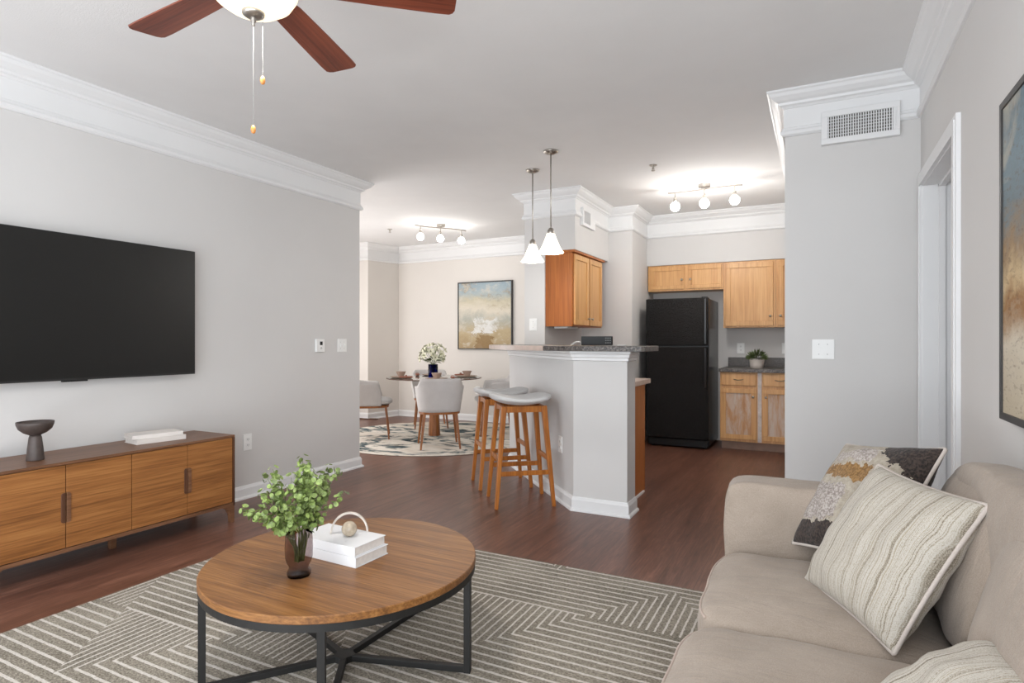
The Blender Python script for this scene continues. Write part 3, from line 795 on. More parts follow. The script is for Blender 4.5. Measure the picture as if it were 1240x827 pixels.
TZ = .401
b = book('book', 'thick white book under the other one on the coffee table', 'book', (-1.616, 1.722, TZ), math.radians(-2.2), .312, .172, .0365, 'book')
b = book('book', 'thick white book carrying the stone arch, upper of the pair on the coffee table', 'book', (-1.618, 1.720, TZ+.037), math.radians(-2.2), .302, .164, .0345, 'book')
BZ = TZ+.0718
A_, B_ = Vector((-1.66, 1.712, BZ)), Vector((-1.553, 1.795, BZ)); mid = (A_+B_)/2; hd = (B_-A_)/2
pts = [mid + hd*(-math.cos(PI*k/28)) + Vector((0, 0, .075*math.sin(PI*k/28)+.001)) for k in range(29)]
g = G(); rings = []
n_ = Vector((-hd.y, hd.x, 0)).normalized()
for k, p in enumerate(pts):
    tt = (pts[min(k+1, 28)]-pts[max(k-1, 0)]).normalized(); o = tt.cross(n_).normalized()
    rings.append(g.ring([p+n_*.008*i+o*.0035*j for i, j in ((-1, -1), (1, -1), (1, 1), (-1, 1))]))
g.skin(rings)
tag(g.build('arch_ornament', 'archm', None, True, bevel=.001), 'thin pale stone arch standing on the white books', 'ornament')
g = G(); g.sphere((-1.578, 1.722, BZ+.0275), .0285, 28, 18)
tag(g.build('ball_ornament', 'stone', None, True), 'beige marble ball standing before the stone arch on the white books', 'ornament')

VX, VY = -1.597, 1.494
t = thing('glass_vase', 'smoked glass vase with waisted foot on the coffee table', 'vase', (VX, VY, TZ))
c = (VX, VY, TZ)
G().lathe([(.0, .0), (.037, .0), (.040, .006), (.040, .016), (.034, .026), (.033, .034), (.041, .048), (.046, .066), (.047, .10), (.045, .14), (.043, .168), (.041, .168), (.043, .14), (.0445, .10), (.0435, .068), (.0385, .050), (.0300, .035), (.031, .026), (.037, .015), (.036, .006), (.0, .006)], c, 40, False).build('body', 'smoke', t, True)
t = thing('eucalyptus_bunch', 'leafy green eucalyptus bunch in the smoked glass vase', 'foliage', (VX, VY, TZ+.05))
random.seed(11)
R_ = Vector((math.cos(math.radians(27.2)), math.sin(math.radians(27.2)), 0))
st = G(); lf = G()
def leafdisc(g, p, nrm, r, cup=.25, asp=1.0):
    nrm = nrm.normalized(); a = nrm.orthogonal().normalized(); b_ = nrm.cross(a)
    ph = random.uniform(0, 6.28); ca, sa = math.cos(ph), math.sin(ph); a, b_ = a*ca+b_*sa, b_*ca-a*sa
    ce = g.bm.verts.new(p - nrm*r*cup); rg = g.ring([p+(a*math.cos(2*PI*k/8)*asp+b_*math.sin(2*PI*k/8))*r for k in range(8)])
    for k in range(8): g.bm.faces.new((ce, rg[k], rg[(k+1) % 8]))
for i in range(34):
    an = random.uniform(0, 2*PI); sp = random.uniform(.01, .155)*random.choice((1, 1, .8)); hg = random.uniform(.14, .25)-sp*.45
    if i < 3: sp, hg, an = .175, .02+.03*i, PI+.35*i+.25
    if i in (3, 4): sp, hg, an = .15, .17, 0.4+.3*i
    p0 = Vector((VX+random.uniform(-.012, .012), VY+random.uniform(-.012, .012), TZ+.048))
    p1 = Vector((VX+math.cos(an)*.03, VY+math.sin(an)*.03, TZ+.172)); p2 = Vector((VX+math.cos(an)*sp, VY+math.sin(an)*sp, TZ+.17+hg))
    pts = []
    for k in range(13):
        s_ = k/12; pts.append(p0*(1-s_)**2 + p1*2*s_*(1-s_) + p2*s_*s_)
    st.tube(pts, .0016, 5, True, .0008)
    for k in range(6, 13):
        s_ = k/12
        for q in range(5):
            o = Vector((random.uniform(-1, 1), random.uniform(-1, 1), random.uniform(-.6, 1))).normalized()
            rr = random.uniform(.007, .0115)
            leafdisc(lf, pts[k]+o*random.uniform(.010, .022), o+Vector((0, 0, .5)), rr)
st.build('stem', 'stem', t, True); o = lf.build('leaf', 'leaf', t, True); o['kind'] = 'stuff'

# ------------------------------------------------------------------ picture frames
t = thing('framed_painting', 'dark framed abstract painting with blue, rust and cream on the right wall', 'painting', (.52, 1.9, .965))
def frame_x(X, Y0, Y1, Z0, Z1, dpt, fw, t, mat, art):
    g = G()
    g.box((X-dpt, Y0, Z0), (X, Y1, Z0+fw)); g.box((X-dpt, Y0, Z1-fw), (X, Y1, Z1))
    g.box((X-dpt, Y0, Z0+fw), (X, Y0+fw, Z1-fw)); g.box((X-dpt, Y1-fw, Z0+fw), (X, Y1, Z1-fw))
    g.build('frame', mat, t)
M['framedark'] = plain('dark_frame', (48, 46, 45), .45)
frame_x(.52, 1.30, 2.257, .980, 1.918, .035, .020, t, 'framedark', None)
cg = G(); cg.box((-.012, 0, 0), (.012, 1, 1)); cv = cg.build('canvas', 'art_r', t, local=True)
cv.location = (-.018, 1.32-1.9, 1.0-.965); cv.scale = (1, .917, .898)
t = thing('framed_painting', 'black framed abstract painting in grey and ochre on the dining wall', 'painting', (-4.42, 7.8, 1.09))
g = G(); x0, x1, z0, z1 = -4.93, -3.99, 1.09, 2.115; fw = .016
g.box((x0, 7.76, z0), (x1, 7.8, z0+fw)); g.box((x0, 7.76, z1-fw), (x1, 7.8, z1)); g.box((x0, 7.76, z0+fw), (x0+fw, 7.8, z1-fw)); g.box((x1-fw, 7.76, z0+fw), (x1, 7.8, z1-fw))
g.build('frame', 'framedark', t)
cg = G(); cg.box((0, -.012, 0), (1, .012, 1)); cv = cg.build('canvas', 'art_d', t, local=True)
cv.location = (x0+fw+4.42, -.02, fw); cv.scale = (x1-x0-2*fw, 1, z1-z0-2*fw)

# ------------------------------------------------------------------ bar counter
def bez(p0, p1, p2, n=14): return [tuple(p0[i]*(1-s)**2+p1[i]*2*s*(1-s)+p2[i]*s*s for i in (0, 1)) for s in [k/n for k in range(n+1)]]
front = bez((-3.00, 5.46), (-2.66, 4.46), (-2.02, 4.12), 12) 
front2 = bez((-2.02, 4.12), (-1.72, 3.93), (-1.45, 3.90), 8)[1:]
pol = [(-2.72, 5.58)] + front + front2 + [(-1.04, 3.90), (-1.02, 3.92), (-1.02, 4.30), (-1.04, 4.32), (-1.42, 4.50), (-2.35, 5.48), (-2.40, 5.58)]
t = thing('bar_counter', 'raised speckled dark laminate bar counter on the angled half wall', 'counter', (-1.9, 4.4, 1.142))
G().prism(pol, 1.142, 1.178).build('slab', 'laminate', t, bevel=.003)
# beige strip painting window glare onto the edge of the curved far section
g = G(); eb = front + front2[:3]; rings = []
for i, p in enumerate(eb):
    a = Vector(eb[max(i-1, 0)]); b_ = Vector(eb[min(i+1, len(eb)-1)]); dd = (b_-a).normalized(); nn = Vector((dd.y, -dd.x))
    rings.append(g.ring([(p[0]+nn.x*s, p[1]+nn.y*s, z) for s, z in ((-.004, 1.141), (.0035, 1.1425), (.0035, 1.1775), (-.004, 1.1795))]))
g.skin(rings); g.build('glare_band', 'band', t)

# radio-like black box and cord on the bar
t = thing('black_speaker_box', 'small black box with controls lying on the bar counter', 'clock radio', (-1.52, 4.39, 1.178))
th_ = math.radians(14); ux = Vector((math.cos(th_), math.sin(th_), 0)); 
Mx = Matrix(((math.cos(th_), -math.sin(th_), 0, -1.52), (math.sin(th_), math.cos(th_), 0, 4.40), (0, 0, 1, 1.178), (0, 0, 0, 1)))
G().box((-.118, -.045, .003), (.118, .045, .072), Mx).build('case', 'blackpl', t, bevel=.004)
g = G()
for i in range(3):
    for j in range(3): g.box((.066+i*.016, -.047, .018+j*.018), (.076+i*.016, -.045, .026+j*.018), Mx)
g.build('button', 'slot', t); 
G().box((-.11, -.0465, .012), (.055, -.045, .064), Mx).build('display', 'blackpl', t)
g = G(); g.tube([(-1.645, 4.40, 1.19), (-1.665, 4.39, 1.21), (-1.69, 4.39, 1.206), (-1.72, 4.40, 1.19), (-1.75, 4.44, 1.182)], .005, 8)
tag(g.build('power_cord', 'white', None, True), 'short white cord beside the black box on the bar counter', 'cord')
g = G(); g.box((-1.36, 4.40, 1.178), (-1.30, 4.44, 1.186)); tag(g.build('adapter', 'white', bevel=.003), 'tiny white adapter beside the black box on the bar counter', 'adapter')

# base cabinet behind the bar
t = thing('base_cabinet', 'amber wood base cabinet behind the end of the bar', 'cabinet', (-1.6, 4.5, 0))
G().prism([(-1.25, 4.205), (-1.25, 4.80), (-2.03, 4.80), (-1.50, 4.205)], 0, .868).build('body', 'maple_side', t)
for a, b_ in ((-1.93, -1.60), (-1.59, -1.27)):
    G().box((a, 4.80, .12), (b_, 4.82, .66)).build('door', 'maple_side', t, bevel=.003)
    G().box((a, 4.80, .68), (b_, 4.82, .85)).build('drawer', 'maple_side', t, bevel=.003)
G().box((-1.262, 4.21, 0), (-1.236, 4.74, .014)).build('shoe_moulding', 'trim', t)
g = G(); g.prism([(-1.215, 4.205), (-1.215, 4.85), (-2.08, 4.85), (-1.505, 4.205)], .87, .908); tag(g.build('worktop', 'band', bevel=.004), 'beige edged kitchen worktop behind the end of the bar', 'worktop')

# ------------------------------------------------------------------ cabinets
def shaker(parent, a, b, z0, z1, axis, pos, sgn, mat, panel, knob, name='door', fw=.055):
    """framed door in plane axis=pos ; a..b along the other axis"""
    def bx(g, u0, u1, v0, v1, d0, d1):
        if axis == 'y': g.box((u0, min(pos+sgn*d0, pos+sgn*d1), v0), (u1, max(pos+sgn*d0, pos+sgn*d1), v1))
        else: g.box((min(pos+sgn*d0, pos+sgn*d1), u0, v0), (max(pos+sgn*d0, pos+sgn*d1), u1, v1))
    g = G()
    bx(g, a, b, z0, z0+fw, 0, .02); bx(g, a, b, z1-fw, z1, 0, .02); bx(g, a, a+fw, z0+fw, z1-fw, 0, .02); bx(g, b-fw, b, z0+fw, z1-fw, 0, .02)
    d = g.build(name, mat, parent, bevel=.003)
    g = G(); bx(g, a+fw, b-fw, z0+fw, z1-fw, 0, .007); g.build('panel', panel, d)
    if knob:
        ku, kz = knob; g = G()
        pr = [(.006, 0), (.006, .012), (.013, .017), (.014, .022), (.009, .027), (0, .028)]
        g.lathe(pr, (0, 0, 0), 16)
        base_ = Vector((ku, pos+sgn*.02, kz)) if axis == 'y' else Vector((pos+sgn*.02, ku, kz))
        rot = Matrix.Rotation(PI/2*(1 if sgn < 0 else -1), 4, 'X') if axis == 'y' else Matrix.Rotation(PI/2*(sgn), 4, 'Y')
        for v in g.bm.verts: v.co = rot @ v.co + base_
        g.build('knob', 'nickel', d, True)
    return d
t = thing('wall_cabinet', 'honey wood double wall cabinet under the soffit beside the pendant lamps', 'cabinet', (-2.33, 6.05, 1.365))
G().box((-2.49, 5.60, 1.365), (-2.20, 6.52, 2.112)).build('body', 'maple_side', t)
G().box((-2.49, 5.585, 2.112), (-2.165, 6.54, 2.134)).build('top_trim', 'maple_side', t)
shaker(t, 5.645, 6.055, 1.38, 2.10, 'x', -2.20, 1, 'maple', 'maple', (6.02, 1.45))
shaker(t, 6.085, 6.49, 1.38, 2.10, 'x', -2.20, 1, 'maple', 'maple', (6.12, 1.45))
g = G(); g.box((-2.42, 5.66, 1.345), (-2.27, 5.95, 1.364)); tag(g.build('under_cabinet_light', 'white', bevel=.004), 'white strip light fixed under the double wall cabinet', 'light')

t = thing('wall_cabinet', 'low honey wood wall cabinet with two doors above the refrigerator', 'cabinet', (-1.42, 7.47, 1.82))
G().box((-1.87, 7.335, 1.825), (-.985, 7.64, 2.138)).build('body', 'maple', t)
shaker(t, -1.83, -1.425, 1.845, 2.115, 'y', 7.335, -1, 'maple', 'maple', (-1.455, 1.955), fw=.045)
shaker(t, -1.385, -1.00, 1.845, 2.115, 'y', 7.335, -1, 'maple', 'maple', (-1.355, 1.955), fw=.045)
t = thing('wall_cabinet', 'tall honey wood wall cabinet with one wide door above the counter', 'cabinet', (-.70, 7.47, 1.37))
G().box((-.982, 7.335, 1.372), (-.42, 7.64, 2.138)).build('body', 'maple', t)
shaker(t, -.955, -.445, 1.39, 2.115, 'y', 7.335, -1, 'maple', 'maple', (-.475, 1.50))
t = thing('wall_cabinet', 'honey wood wall cabinet cut off by the grey wall edge', 'cabinet', (-.30, 7.47, 1.37))
G().box((-.418, 7.335, 1.372), (-.185, 7.64, 2.138)).build('body', 'maple', t)
shaker(t, -.395, -.19, 1.39, 2.115, 'y', 7.335, -1, 'maple', 'maple', (-.37, 1.50))

t = thing('base_cabinet', 'worn honey wood base cabinet right of the refrigerator', 'cabinet', (-.58, 7.3, 0))
G().box((-.98, 7.05, .095), (-.185, 7.64, .868)).build('body', 'maple', t)
G().box((-.97, 7.11, 0), (-.185, 7.62, .095)).build('toe_kick', 'toekick', t)
G().box((-.585, 7.042, .10), (-.545, 7.05, .866)).build('stile', 'stile', t)
for a, b_, kx in ((-.965, -.60, -.63), (-.53, -.19, -.50)):
    shaker(t, a, b_, .125, .685, 'y', 7.05, -1, 'maple', 'weathered', (kx, .60), fw=.05)
    dr = G().box((a, 7.03, .72), (b_, 7.05, .855)).build('drawer', 'maple', t, bevel=.006)
    m_ = (a+b_)/2; g = G(); g.tube([(m_-.048+.096*k/8, 7.028-.026*math.sin(PI*k/8), .79-.008*math.sin(PI*k/8)) for k in range(9)], .005, 8); g.build('handle', 'brass', dr, True)
t = thing('worktop', 'dark grey laminate kitchen worktop with backsplash strip', 'worktop', (-.58, 7.3, .87))
G().box((-.99, 7.0, .87), (-.185, 7.635, .908)).build('slab', 'laminate', t, bevel=.004)
G().box((-.965, 7.615, .908), (-.185, 7.638, 1.02)).build('backsplash', 'laminate', t, bevel=.002)

# refrigerator
t = thing('refrigerator', 'tall black top freezer refrigerator in the kitchen', 'refrigerator', (-1.42, 7.2, 0))
fx0, fx1 = -1.775, -1.075
G().box((fx0+.01, 6.93, .03), (fx1-.005, 7.60, 1.69)).build('body', 'fridge_side', t, bevel=.004)
G().box((fx0, 6.86, 1.165), (fx1, 6.925, 1.70)).build('freezer_door', 'fridge', t, bevel=.008, seg=3)
G().box((fx0, 6.86, .11), (fx1, 6.925, 1.15)).build('fridge_door', 'fridge', t, bevel=.008, seg=3)
G().box((fx0+.02, 6.90, .02), (fx1-.02, 6.94, .095)).build('kick_grille', 'blackpl', t)
for z0, z1 in ((1.18, 1.68), (.70, 1.14)):
    g = G(); g.box((fx1-.045, 6.825, z0), (fx1-.018, 6.838, z1)); g.box((fx1-.045, 6.836, z0), (fx1-.018, 6.862, z0+.03)); g.box((fx1-.045, 6.836, z1-.03), (fx1-.018, 6.862, z1))
    g.build('handle', 'fridge_side', t, bevel=.004)
for x in (fx0+.06, fx1-.06): G().lathe([(.02, 0), (.02, .032)], (x, 6.97, 0), 12).build('foot', 'blackpl', t)
G().box((fx1-.08, 6.89, 1.70), (fx1-.02, 6.95, 1.712)).build('hinge_cover', 'blackpl', t)

# potted plant
px, py = -.60, 7.12
t = thing('potted_plant', 'small bushy green plant in a white ribbed pot on the kitchen worktop', 'plant', (px, py, .908))
g = G(); N = 72
def ribring(z, r): return g.ring([(px+(r+.0018*math.cos(k*PI))*math.cos(2*PI*k/N), py+(r+.0018*math.cos(k*PI))*math.sin(2*PI*k/N), .908+z) for k in range(N)])
g.skin([ribring(0, .062), ribring(.05, .072), ribring(.10, .078), ribring(.112, .078), g.ring([(px+.068*math.cos(2*PI*k/N), py+.068*math.sin(2*PI*k/N), 1.018) for k in range(N)]), g.ring([(px+.064*math.cos(2*PI*k/N), py+.064*math.sin(2*PI*k/N), .995) for k in range(N)])])
g.build('pot', 'pot', t, True)
g = G(); random.seed(3)
for i in range(520):
    v = Vector((random.gauss(0, 1), random.gauss(0, 1), abs(random.gauss(0, .8)))).normalized(); v = Vector((v.x*.105, v.y*.105, v.z*.10))*random.uniform(.6, 1.05)
    p = Vector((px, py, 1.01)) + v; d_ = v.normalized(); a = d_.orthogonal().normalized()*.004
    vs = g.ring([p-d_*.02, p+a, p+d_*.028, p-a]); g.bm.faces.new(vs)
o = g.build('foliage', 'leafd', t); o['kind'] = 'stuff'

# ------------------------------------------------------------------ bar stools
def make_stool(label, loc, rz, group):
    t = thing('bar_stool', label, 'bar stool', loc, rz, group)
    hx0, hy0, hx1, hy1 = .150, .135, .215, .186
    ZT = .735
    for sx_ in (-1, 1):
        for sy_ in (-1, 1):
            G().beam((sx_*hx1, sy_*hy1, 0), (sx_*hx0, sy_*hy0, ZT), .026, .040, .032, .044, up=(0, 1, 0)).build('leg', 'stoolw', t, local=True, bevel=.004)
    def at(z): k = z/ZT; return hx1+(hx0-hx1)*k, hy1+(hy0-hy1)*k
    # aprons with arched underside along y (sides) and x
    for sx_ in (-1, 1):
        g = G(); X_, Y_ = at(.71)
        pr = [(-Y_, ZT), (-Y_, .665)] + [(-Y_+.02+(2*Y_-.04)*k/10, .69+.012*math.sin(PI*k/10)) for k in range(11)] + [(Y_, .665), (Y_, ZT)]
        g.skin([g.ring([(sx_*X_-.010, a, b_) for a, b_ in pr]), g.ring([(sx_*X_+.010, a, b_) for a, b_ in pr])]); g.build('apron', 'stoolw', t, local=True)
        X_, Y_ = at(.345); G().beam((sx_*X_, -Y_, .345), (sx_*X_, Y_, .345), .020, .020, .034, .034).build('stretcher', 'stoolw', t, local=True, bevel=.003)
    for sy_ in (-1, 1):
        X_, Y_ = at(.71); G().box((-X_, sy_*Y_-.010, .69), (X_, sy_*Y_+.010, ZT)).build('apron', 'stoolw', t, local=True)
        X_, Y_ = at(.25); G().beam((-X_, sy_*Y_, .25), (X_, sy_*Y_, .25), .034 if 0 else .020, .020, .034, .034).build('stretcher', 'stoolw', t, local=True, bevel=.003)
    g = G(); g.soft((0, 0, 0), (.218, .25, .034), 3.6, 18)
    for v in g.bm.verts:
        x, y = v.co.x/.22, v.co.y/.25; v.co.y += .022
        v.co.z = v.co.z*(1-.3*abs(y)**3) + .766 + .034*x*x + .016*max(0, -y)**2 - .012*max(0, y)**2
    g.build('seat', 'stoolfab', t, True, local=True)
    return t
s0 = make_stool('nearer grey topped wooden bar stool at the bar, with its whole frame in view', (-2.005, 4.035, 0), math.radians(128.4-90), 'bar stools at the bar')
dup(s0, (-2.394, 4.458, 0), math.radians(128.4-90+2), 'farther grey topped wooden bar stool, partly hidden behind the nearer one')

# ------------------------------------------------------------------ dining table
DX, DY, DZ = -4.36, 6.31, .011
t = thing('dining_table', 'round glass dining table on a wooden pedestal', 'dining table', (DX, DY, DZ))
G().lathe([(.596, .741), (.60, .744), (.60, .750), (.596, .753), (0, .753)], (DX, DY, 0), 96).build('glass_top', 'tableglass', t)
G().lathe([(.599, .742), (.6035, .743), (.6035, .751), (.599, .752), (.599, .742)], (DX, DY, 0), 96, False).build('rim', 'walnut_dark', t)
G().lathe([(.075, DZ), (.075, .03), (.062, .30), (.045, .60), (.045, .70), (.09, .735), (.09, .741), (0, .741)], (DX, DY, 0), 10).build('pedestal', 'chairw', t, bevel=.002)
for a in range(3):
    an = a*2*PI/3+.4; G().box((DX+.26*math.cos(an)-.02, DY+.26*math.sin(an)-.02, .728), (DX+.26*math.cos(an)+.02, DY+.26*math.sin(an)+.02, .741)).build('pad', 'blackpl', t)

def make_chair(label, loc, rz, group):
    t = thing('dining_chair', label, 'chair', loc, rz, group)
    for sx_ in (-1, 1):
        G().beam((sx_*.218, -.235, 0), (sx_*.175, -.185, .40), .020, .036).build('leg', 'chairw', t, local=True, bevel=.004)
        G().beam((sx_*.225, .235, 0), (sx_*.185, .19, .40), .020, .036).build('leg', 'chairw', t, local=True, bevel=.004)
    def sup(a, b_, n, th, oy=0): return (a*abs(math.cos(th))**(2/n)*(1 if math.cos(th) > 0 else -1), b_*abs(math.sin(th))**(2/n)*(1 if math.sin(th) > 0 else -1)+oy)
    g = G(); g.prism([sup(.232, .235, 3.2, 2*PI*k/48) for k in range(48)], .385, .415); g.build('seat_rim', 'chairw', t, local=True, bevel=.006)
    g = G(); g.soft((0, .03, .455), (.225, .245, .042), 3.2, 14, (0, 0, .012)); g.build('seat_cushion', 'seatfab', t, True, local=True)
    g = G(); NT_, NZ = 60, 10; outer = []; inner = []
    for i in range(NT_+1):
        s_ = -1+2*i/NT_; dl = math.radians(118)*s_; th = -PI/2+dl; ad = abs(math.degrees(dl))
        def ss(e0, e1, x): x = max(0, min(1, (x-e0)/(e1-e0))); return x*x*(3-2*x)
        top = .79 - .085*ss(38, 62, ad) - .02*ss(62, 100, ad) - .165*ss(104, 118, ad)
        ro, ri = [], []
        for k in range(NZ+1):
            q = k/NZ; z = .412+(top-.412)*q; fl_ = q*.5+.5*q*q
            zz = (z-.412)/.38
            a = .238+.055*zz; b_ = .240+.045*zz
            x, y = sup(a, b_, 2.9, th)
            y = y - .02*zz*(1 if th < 0 else 0)
            tk = .030*(1-.5*q**6)
            ln = math.hypot(x, y) or 1
            ro.append((x, y, z)); ri.append((x-x/ln*tk, y-y/ln*tk, z-.004*q))
        outer.append(ro); inner.append(ri)
    def grid(rows): return [g.ring(r) for r in rows]
    O_, I_ = grid(outer), grid(inner)
    for i in range(NT_):
        for k in range(NZ):
            g.bm.faces.new((O_[i][k], O_[i+1][k], O_[i+1][k+1], O_[i][k+1])); g.bm.faces.new((I_[i][k], I_[i][k+1], I_[i+1][k+1], I_[i+1][k]))
        g.bm.faces.new((O_[i][NZ], O_[i+1][NZ], I_[i+1][NZ], I_[i][NZ])); g.bm.faces.new((O_[i][0], I_[i][0], I_[i+1][0], O_[i+1][0]))
    for i in (0, NT_):
        for k in range(NZ): g.bm.faces.new((O_[i][k], O_[i][k+1], I_[i][k+1], I_[i][k]))
    g.build('backrest', 'seatfab', t, True, local=True)
    return t
def cpos(a, r=.80): return (DX+r*math.cos(math.radians(a)), DY+r*math.sin(math.radians(a)), DZ)
c0 = make_chair('grey tub dining chair nearest the viewer, its back turned to the camera', cpos(-51.5), math.radians(-51.5+90), 'dining chairs')
dup(c0, cpos(218.5), math.radians(218.5+90), 'grey tub dining chair left of the round table, seen from its side')
dup(c0, cpos(128.5), math.radians(128.5+90), 'grey tub dining chair at the far side of the round table, mostly hidden')
dup(c0, cpos(38.5), math.radians(38.5+90), 'grey tub dining chair right of the round table, behind the bar stools')

# place settings
GZ = .7535
where = {-51.5: 'nearest the viewer', 218.5: 'at the left of the table', 128.5: 'at the far side of the table', 38.5: 'at the right of the table'}
def setting(a, first=None):
    an = math.radians(a); u = Vector((math.cos(an), math.sin(an), 0)); v = Vector((-u.y, u.x, 0)); p = Vector((DX, DY, GZ))+u*.42
    if first is None:
        g = G(); g.lathe([(.0, 0), (.105, 0), (.135, .012), (.136, .015), (.10, .006), (0, .005)], (0, 0, 0), 40); pl_ = g.build('dinner_plate', 'platec', None, True)
        g = G(); g.lathe([(.0, 0), (.032, 0), (.034, .006), (.062, .068), (.064, .072), (.060, .072), (.032, .012), (0, .01)], (0, 0, 0), 36); bo = g.build('clay_bowl', 'clay', None, True)
        g = G(); g.soft((0, 0, .014), (.085, .026, .014), 3, 8, nz=.004); g.lathe([(.020, -.012), (.024, -.012), (.024, .012), (.020, .012)], (0, 0, 0), 16, False)
        n0 = [v_ for v_ in g.bm.verts][-64:]
        for v_ in n0: x, y, z = v_.co; v_.co = (z, y, x+.018)
        na = g.build('napkin', 'terra', None, True)
    else:
        pl_, bo, na = (o.copy() for o in first)
        for o in (pl_, bo, na): COL.objects.link(o)
    pl_.location = p; bo.location = p+Vector((0, 0, .0055)); na.location = p+v*.20-u*.06+Vector((0, 0, .003)); na.rotation_euler = (0, 0, an)
    tag(pl_, 'taupe dinner plate ' + where[a], 'plate', 'dinner plates'); tag(bo, 'small tan bowl on the dinner plate ' + where[a], 'bowl', 'tan bowls')
    tag(na, 'rolled terracotta napkin beside the plate ' + where[a], 'napkin', 'napkins')
    return pl_, bo, na
f0 = setting(-51.5)
for a in (218.5, 128.5, 38.5): setting(a, f0)

# blue vase with lilies
bx, by = DX-.02, DY
t = thing('blue_vase', 'cobalt blue glass vase in the middle of the dining table', 'vase', (bx, by, GZ))
G().lathe([(0, 0), (.056, 0), (.062, .008), (.062, .165), (.058, .165), (.057, .012), (0, .01)], (bx, by, GZ), 32, False).build('body', 'blue', t, True)
t = thing('lily_bouquet', 'bouquet of cream lilies in the cobalt blue vase', 'flowers', (bx, by, GZ+.02))
random.seed(5); st = G(); 
for i in range(22):
    f_ = i/22; ph = i*2.4; el = math.acos(1-1.25*f_); rr = .165
    o = Vector((math.sin(el)*math.cos(ph), math.sin(el)*math.sin(ph), math.cos(el)*.95))
    ctr = Vector((bx, by, GZ+.26)) + o*rr*random.uniform(.85, 1.1)
    st.tube([Vector((bx, by, GZ+.02))+Vector((o.x, o.y, 0))*.02, Vector((bx, by, GZ+.17))+Vector((o.x, o.y, 0))*.02, ctr], .002, 5)
    g = G(); a = o.orthogonal().normalized(); b_ = o.cross(a)
    for k in range(6):
        an = k*PI/3; d_ = a*math.cos(an)+b_*math.sin(an); sd = o.cross(d_)
        p0 = ctr-o*.012; p1 = ctr+d_*.028+o*.012; p2 = ctr+d_*.058+o*.006
        vs = g.ring([p0, p1+sd*.015, p2, p1-sd*.015]); g.bm.faces.new(vs)
    fl_ = g.build('lily_flower', 'petal', t, True)
    g = G(); 
    for k in range(3): an = k*2.1; g.tube([ctr, ctr+o*.03+(a*math.cos(an)+b_*math.sin(an))*.008], .0022, 5)
    g.sphere(tuple(ctr), .007, 8, 5)
    g.build('stamen', 'anther', fl_)
st.build('stem', 'stem', t, True)
lf = G()
for i in range(40):
    o = Vector((random.gauss(0, 1), random.gauss(0, 1), random.uniform(-.3, .8))).normalized(); p = Vector((bx, by, GZ+.22))+o*random.uniform(.03, .1)
    a = o.orthogonal().normalized(); vs = lf.ring([p-o*.03, p+a*.008, p+o*.04, p-a*.008]); lf.bm.faces.new(vs)
o = lf.build('leaf', 'leafd', t); o['kind'] = 'stuff'

# ------------------------------------------------------------------ sofa
t = thing('sofa', 'beige fabric sofa along the right wall', 'sofa', (.1, 1.35, 0))
SY0, SY1 = .10, 2.47
g = G(); g.soft((.10, 1.285, .16), (.385, 1.17, .155), 10, 14, nz=.004); g.build('base', 'sofa', t, True)
g = G(); g.soft((.085, 2.395, .358), (.395, .082, .335), 13, 24, (0, .004, .005), nz=.006, seed=3); g.build('arm', 'sofa', t, True)
g = G(); g.soft((.085, .14, .35), (.395, .082, .335), 7, 20, (0, .01, .006), nz=.006, seed=5); g.build('arm', 'sofa', t, True)
g = G(); g.soft((.43, 1.285, .46), (.082, 1.185, .422), 5, 30, (.0, 0, .010), nz=.006, seed=9)
for v in g.bm.verts:
    k = max(0, v.co.y-1.95)/.5; v.co.z -= .045*k*k*max(0, v.co.z-.3)/.5
g.build('back_frame', 'sofa', t, True)
def seam(pts, r=.0045, par=None, nm='piping'): 
    g = G(); g.tube(pts, r, 6); return g.build(nm, 'sofa_welt', par, True)
cy = [(.225, .955), (.96, 1.69), (1.70, 2.310)]
for i, (a, b_) in enumerate(cy):
    c_ = ((-.305+.30)/2, (a+b_)/2, .375)
    g = G(); g.soft(c_, (.305, (b_-a)/2, .088), 7, 26, (.016, .004, .018), nz=.009, seed=20+i)
    cu = g.build('seat_cushion', 'sofa', t, True)
    pts = []
    for k in range(41):
        py_ = -.97+1.94*k/40; pz = .72; q = Vector((-1, py_, pz)); q = q/((1+abs(py_)**7+pz**7)**(1/7))
        o_ = Vector((q.x*.305+.016*(1-py_**2)*(1-pz**2)*q.x, q.y*(b_-a)/2, q.z*.088+.018*0))
        o_ += noise.noise_vector((o_+Vector((20+i,)*3))*7)*.009
        pts.append(o_+Vector(c_)+Vector((-.001, 0, 0)))
    seam(pts, .004, cu)
for i, (a, b_) in enumerate(cy):
    g = G(); g.soft((0, 0, 0), (.062, (b_-a)/2+.002, .205), 4.6, 26, (.026, .0, .006), nz=.010, seed=40+i)
    for v in g.bm.verts:
        x, y, z = v.co; a_ = math.radians(14)
        # cushion leans back
        v.co = (.378 + x*math.cos(a_) + z*math.sin(a_), (a+b_)/2+y, .648 - x*math.sin(a_)*.9 + z*math.cos(a_))
        if i == 2: v.co.z -= .05*max(0, (v.co.y-2.05)/.26)**2*max(0, v.co.z-.6)/.3
    cu = g.build('back_cushion', 'sofa', t, True)
# welt line along the top of the sofa back

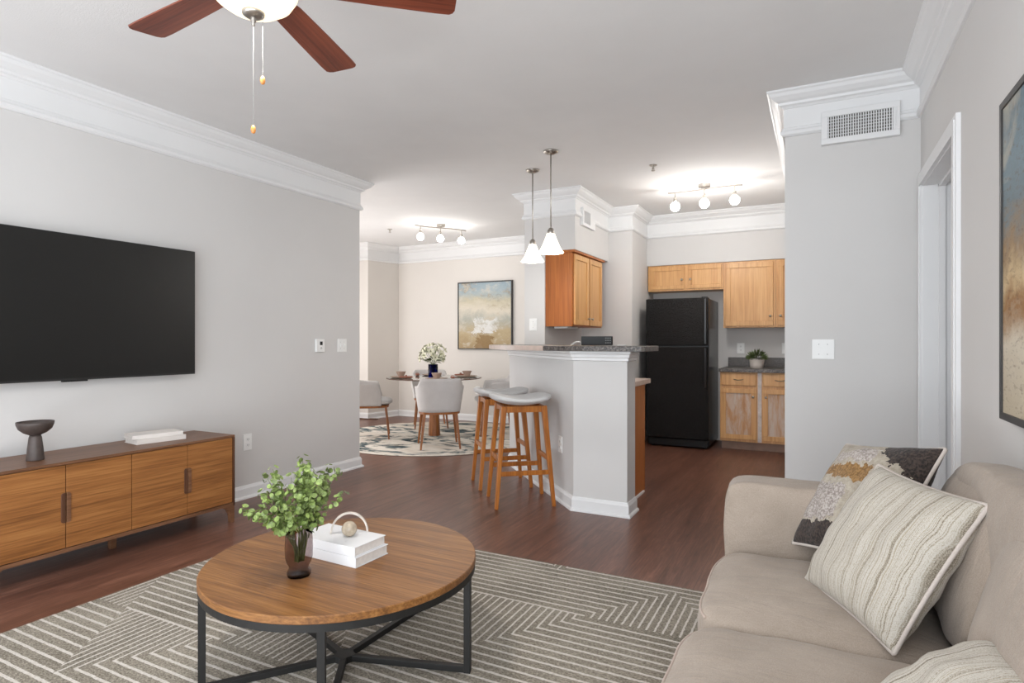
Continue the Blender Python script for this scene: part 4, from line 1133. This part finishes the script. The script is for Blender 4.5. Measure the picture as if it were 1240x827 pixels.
# ------------------------------------------------------------------ cushions
def pillow(name, label, TL, TRc, BR, BL, thick, mat, pmat, seed, wrinkle=.004, pinch=.06):
    TL, TRc, BR, BL = map(Vector, (TL, TRc, BR, BL)); c_ = (TL+TRc+BR+BL)/4
    ex = ((TRc-TL)+(BR-BL)).normalized(); ez = ((TL-BL)+(TRc-BR)); ez = (ez-ex*ez.dot(ex)).normalized(); ey = ez.cross(ex)
    sx_ = ((TRc-TL).length+(BR-BL).length)/4; sz_ = ((TL-BL).length+(TRc-BR).length)/4
    t = thing(name, label, 'cushion', c_)
    Mr = Matrix((ex, ey, ez)).transposed()
    t.rotation_euler = Mr.to_euler()
    g = G(); N = 34
    def P(u, v, sd):
        X_ = u*sx_*(1-pinch*(1-v*v)*0 - pinch*(abs(u)**2)*(1-v*v)); Z_ = v*sz_*(1-pinch*(abs(v)**2)*(1-u*u))
        hgt = thick/2*(max(0, (1-u**2))*max(0, (1-v**2)))**.42
        # edge wrinkles radiating from the rim
        e = max(abs(u), abs(v)); wr = wrinkle*math.sin(14*(u if abs(v) > abs(u) else v)+seed)*max(0, e-.6)*2.2*(1-e)**.3 if e < 1 else 0
        n_ = noise.noise(Vector((u*2.2+seed, v*2.2, sd*3)))*.014*(1-e**4) + noise.noise(Vector((u*5+seed, v*1.8, sd*3+9)))*.006*(1-e**4)
        return Vector((X_, sd*(hgt+wr+n_), Z_))
    vs = {}
    for sd in (-1, 1):
        for i in range(N+1):
            for j in range(N+1):
                u, v = math.sin(PI/2*(-1+2*i/N)), math.sin(PI/2*(-1+2*j/N))
                if i in (0, N) or j in (0, N):
                    if (0, i, j) not in vs: p = P(u, v, 1); p.y = 0; vs[(0, i, j)] = g.bm.verts.new(p)
                else: vs[(sd, i, j)] = g.bm.verts.new(P(u, v, sd))
    gv = lambda sd, i, j: vs[(0, i, j)] if (i in (0, N) or j in (0, N)) else vs[(sd, i, j)]
    for sd in (-1, 1):
        for i in range(N):
            for j in range(N): g.bm.faces.new((gv(sd, i, j), gv(sd, i+1, j), gv(sd, i+1, j+1), gv(sd, i, j+1)))
    cv_ = g.build('cover', mat, t, True, local=True)
    loop = [(i, 0) for i in range(N)] + [(N, j) for j in range(N)] + [(N-i, N) for i in range(N)] + [(0, N-j) for j in range(N)] + [(0, 0), (1, 0)]
    pts = [P(math.sin(PI/2*(-1+2*i/N)), math.sin(PI/2*(-1+2*j/N)), 1) for i, j in loop]
    for p in pts: p.y = 0
    pp = [pts[0]]
    for p in pts[1:]:
        if (p-pp[-1]).length > .004: pp.append(p)
    g = G(); g.tube(pp, .0058, 8); g.build('piping', pmat, t, True, local=True)
    return t
pillow('throw_cushion', 'tufted cushion with black, ochre and grey patches in the sofa corner', (.10, 2.485, .835), (.345, 2.155, .89), (.165, 1.99, .562), (-.083, 2.30, .505), .15, 'tuft', 'welt', 1)
pillow('throw_cushion', 'cream striped cushion leaning in front of the tufted cushion', (.167, 2.144, .829), (.363, 1.773, .82), (.162, 1.676, .464), (-.034, 2.047, .474), .17, 'stripe', 'welt', 4, .007)
pillow('throw_cushion', 'cream striped cushion at the lower right corner, nearest the viewer', (.34, 1.50, .60), (.40, 1.10, .66), (.14, 1.06, .47), (.08, 1.46, .455), .17, 'stripe', 'welt', 7, .007)
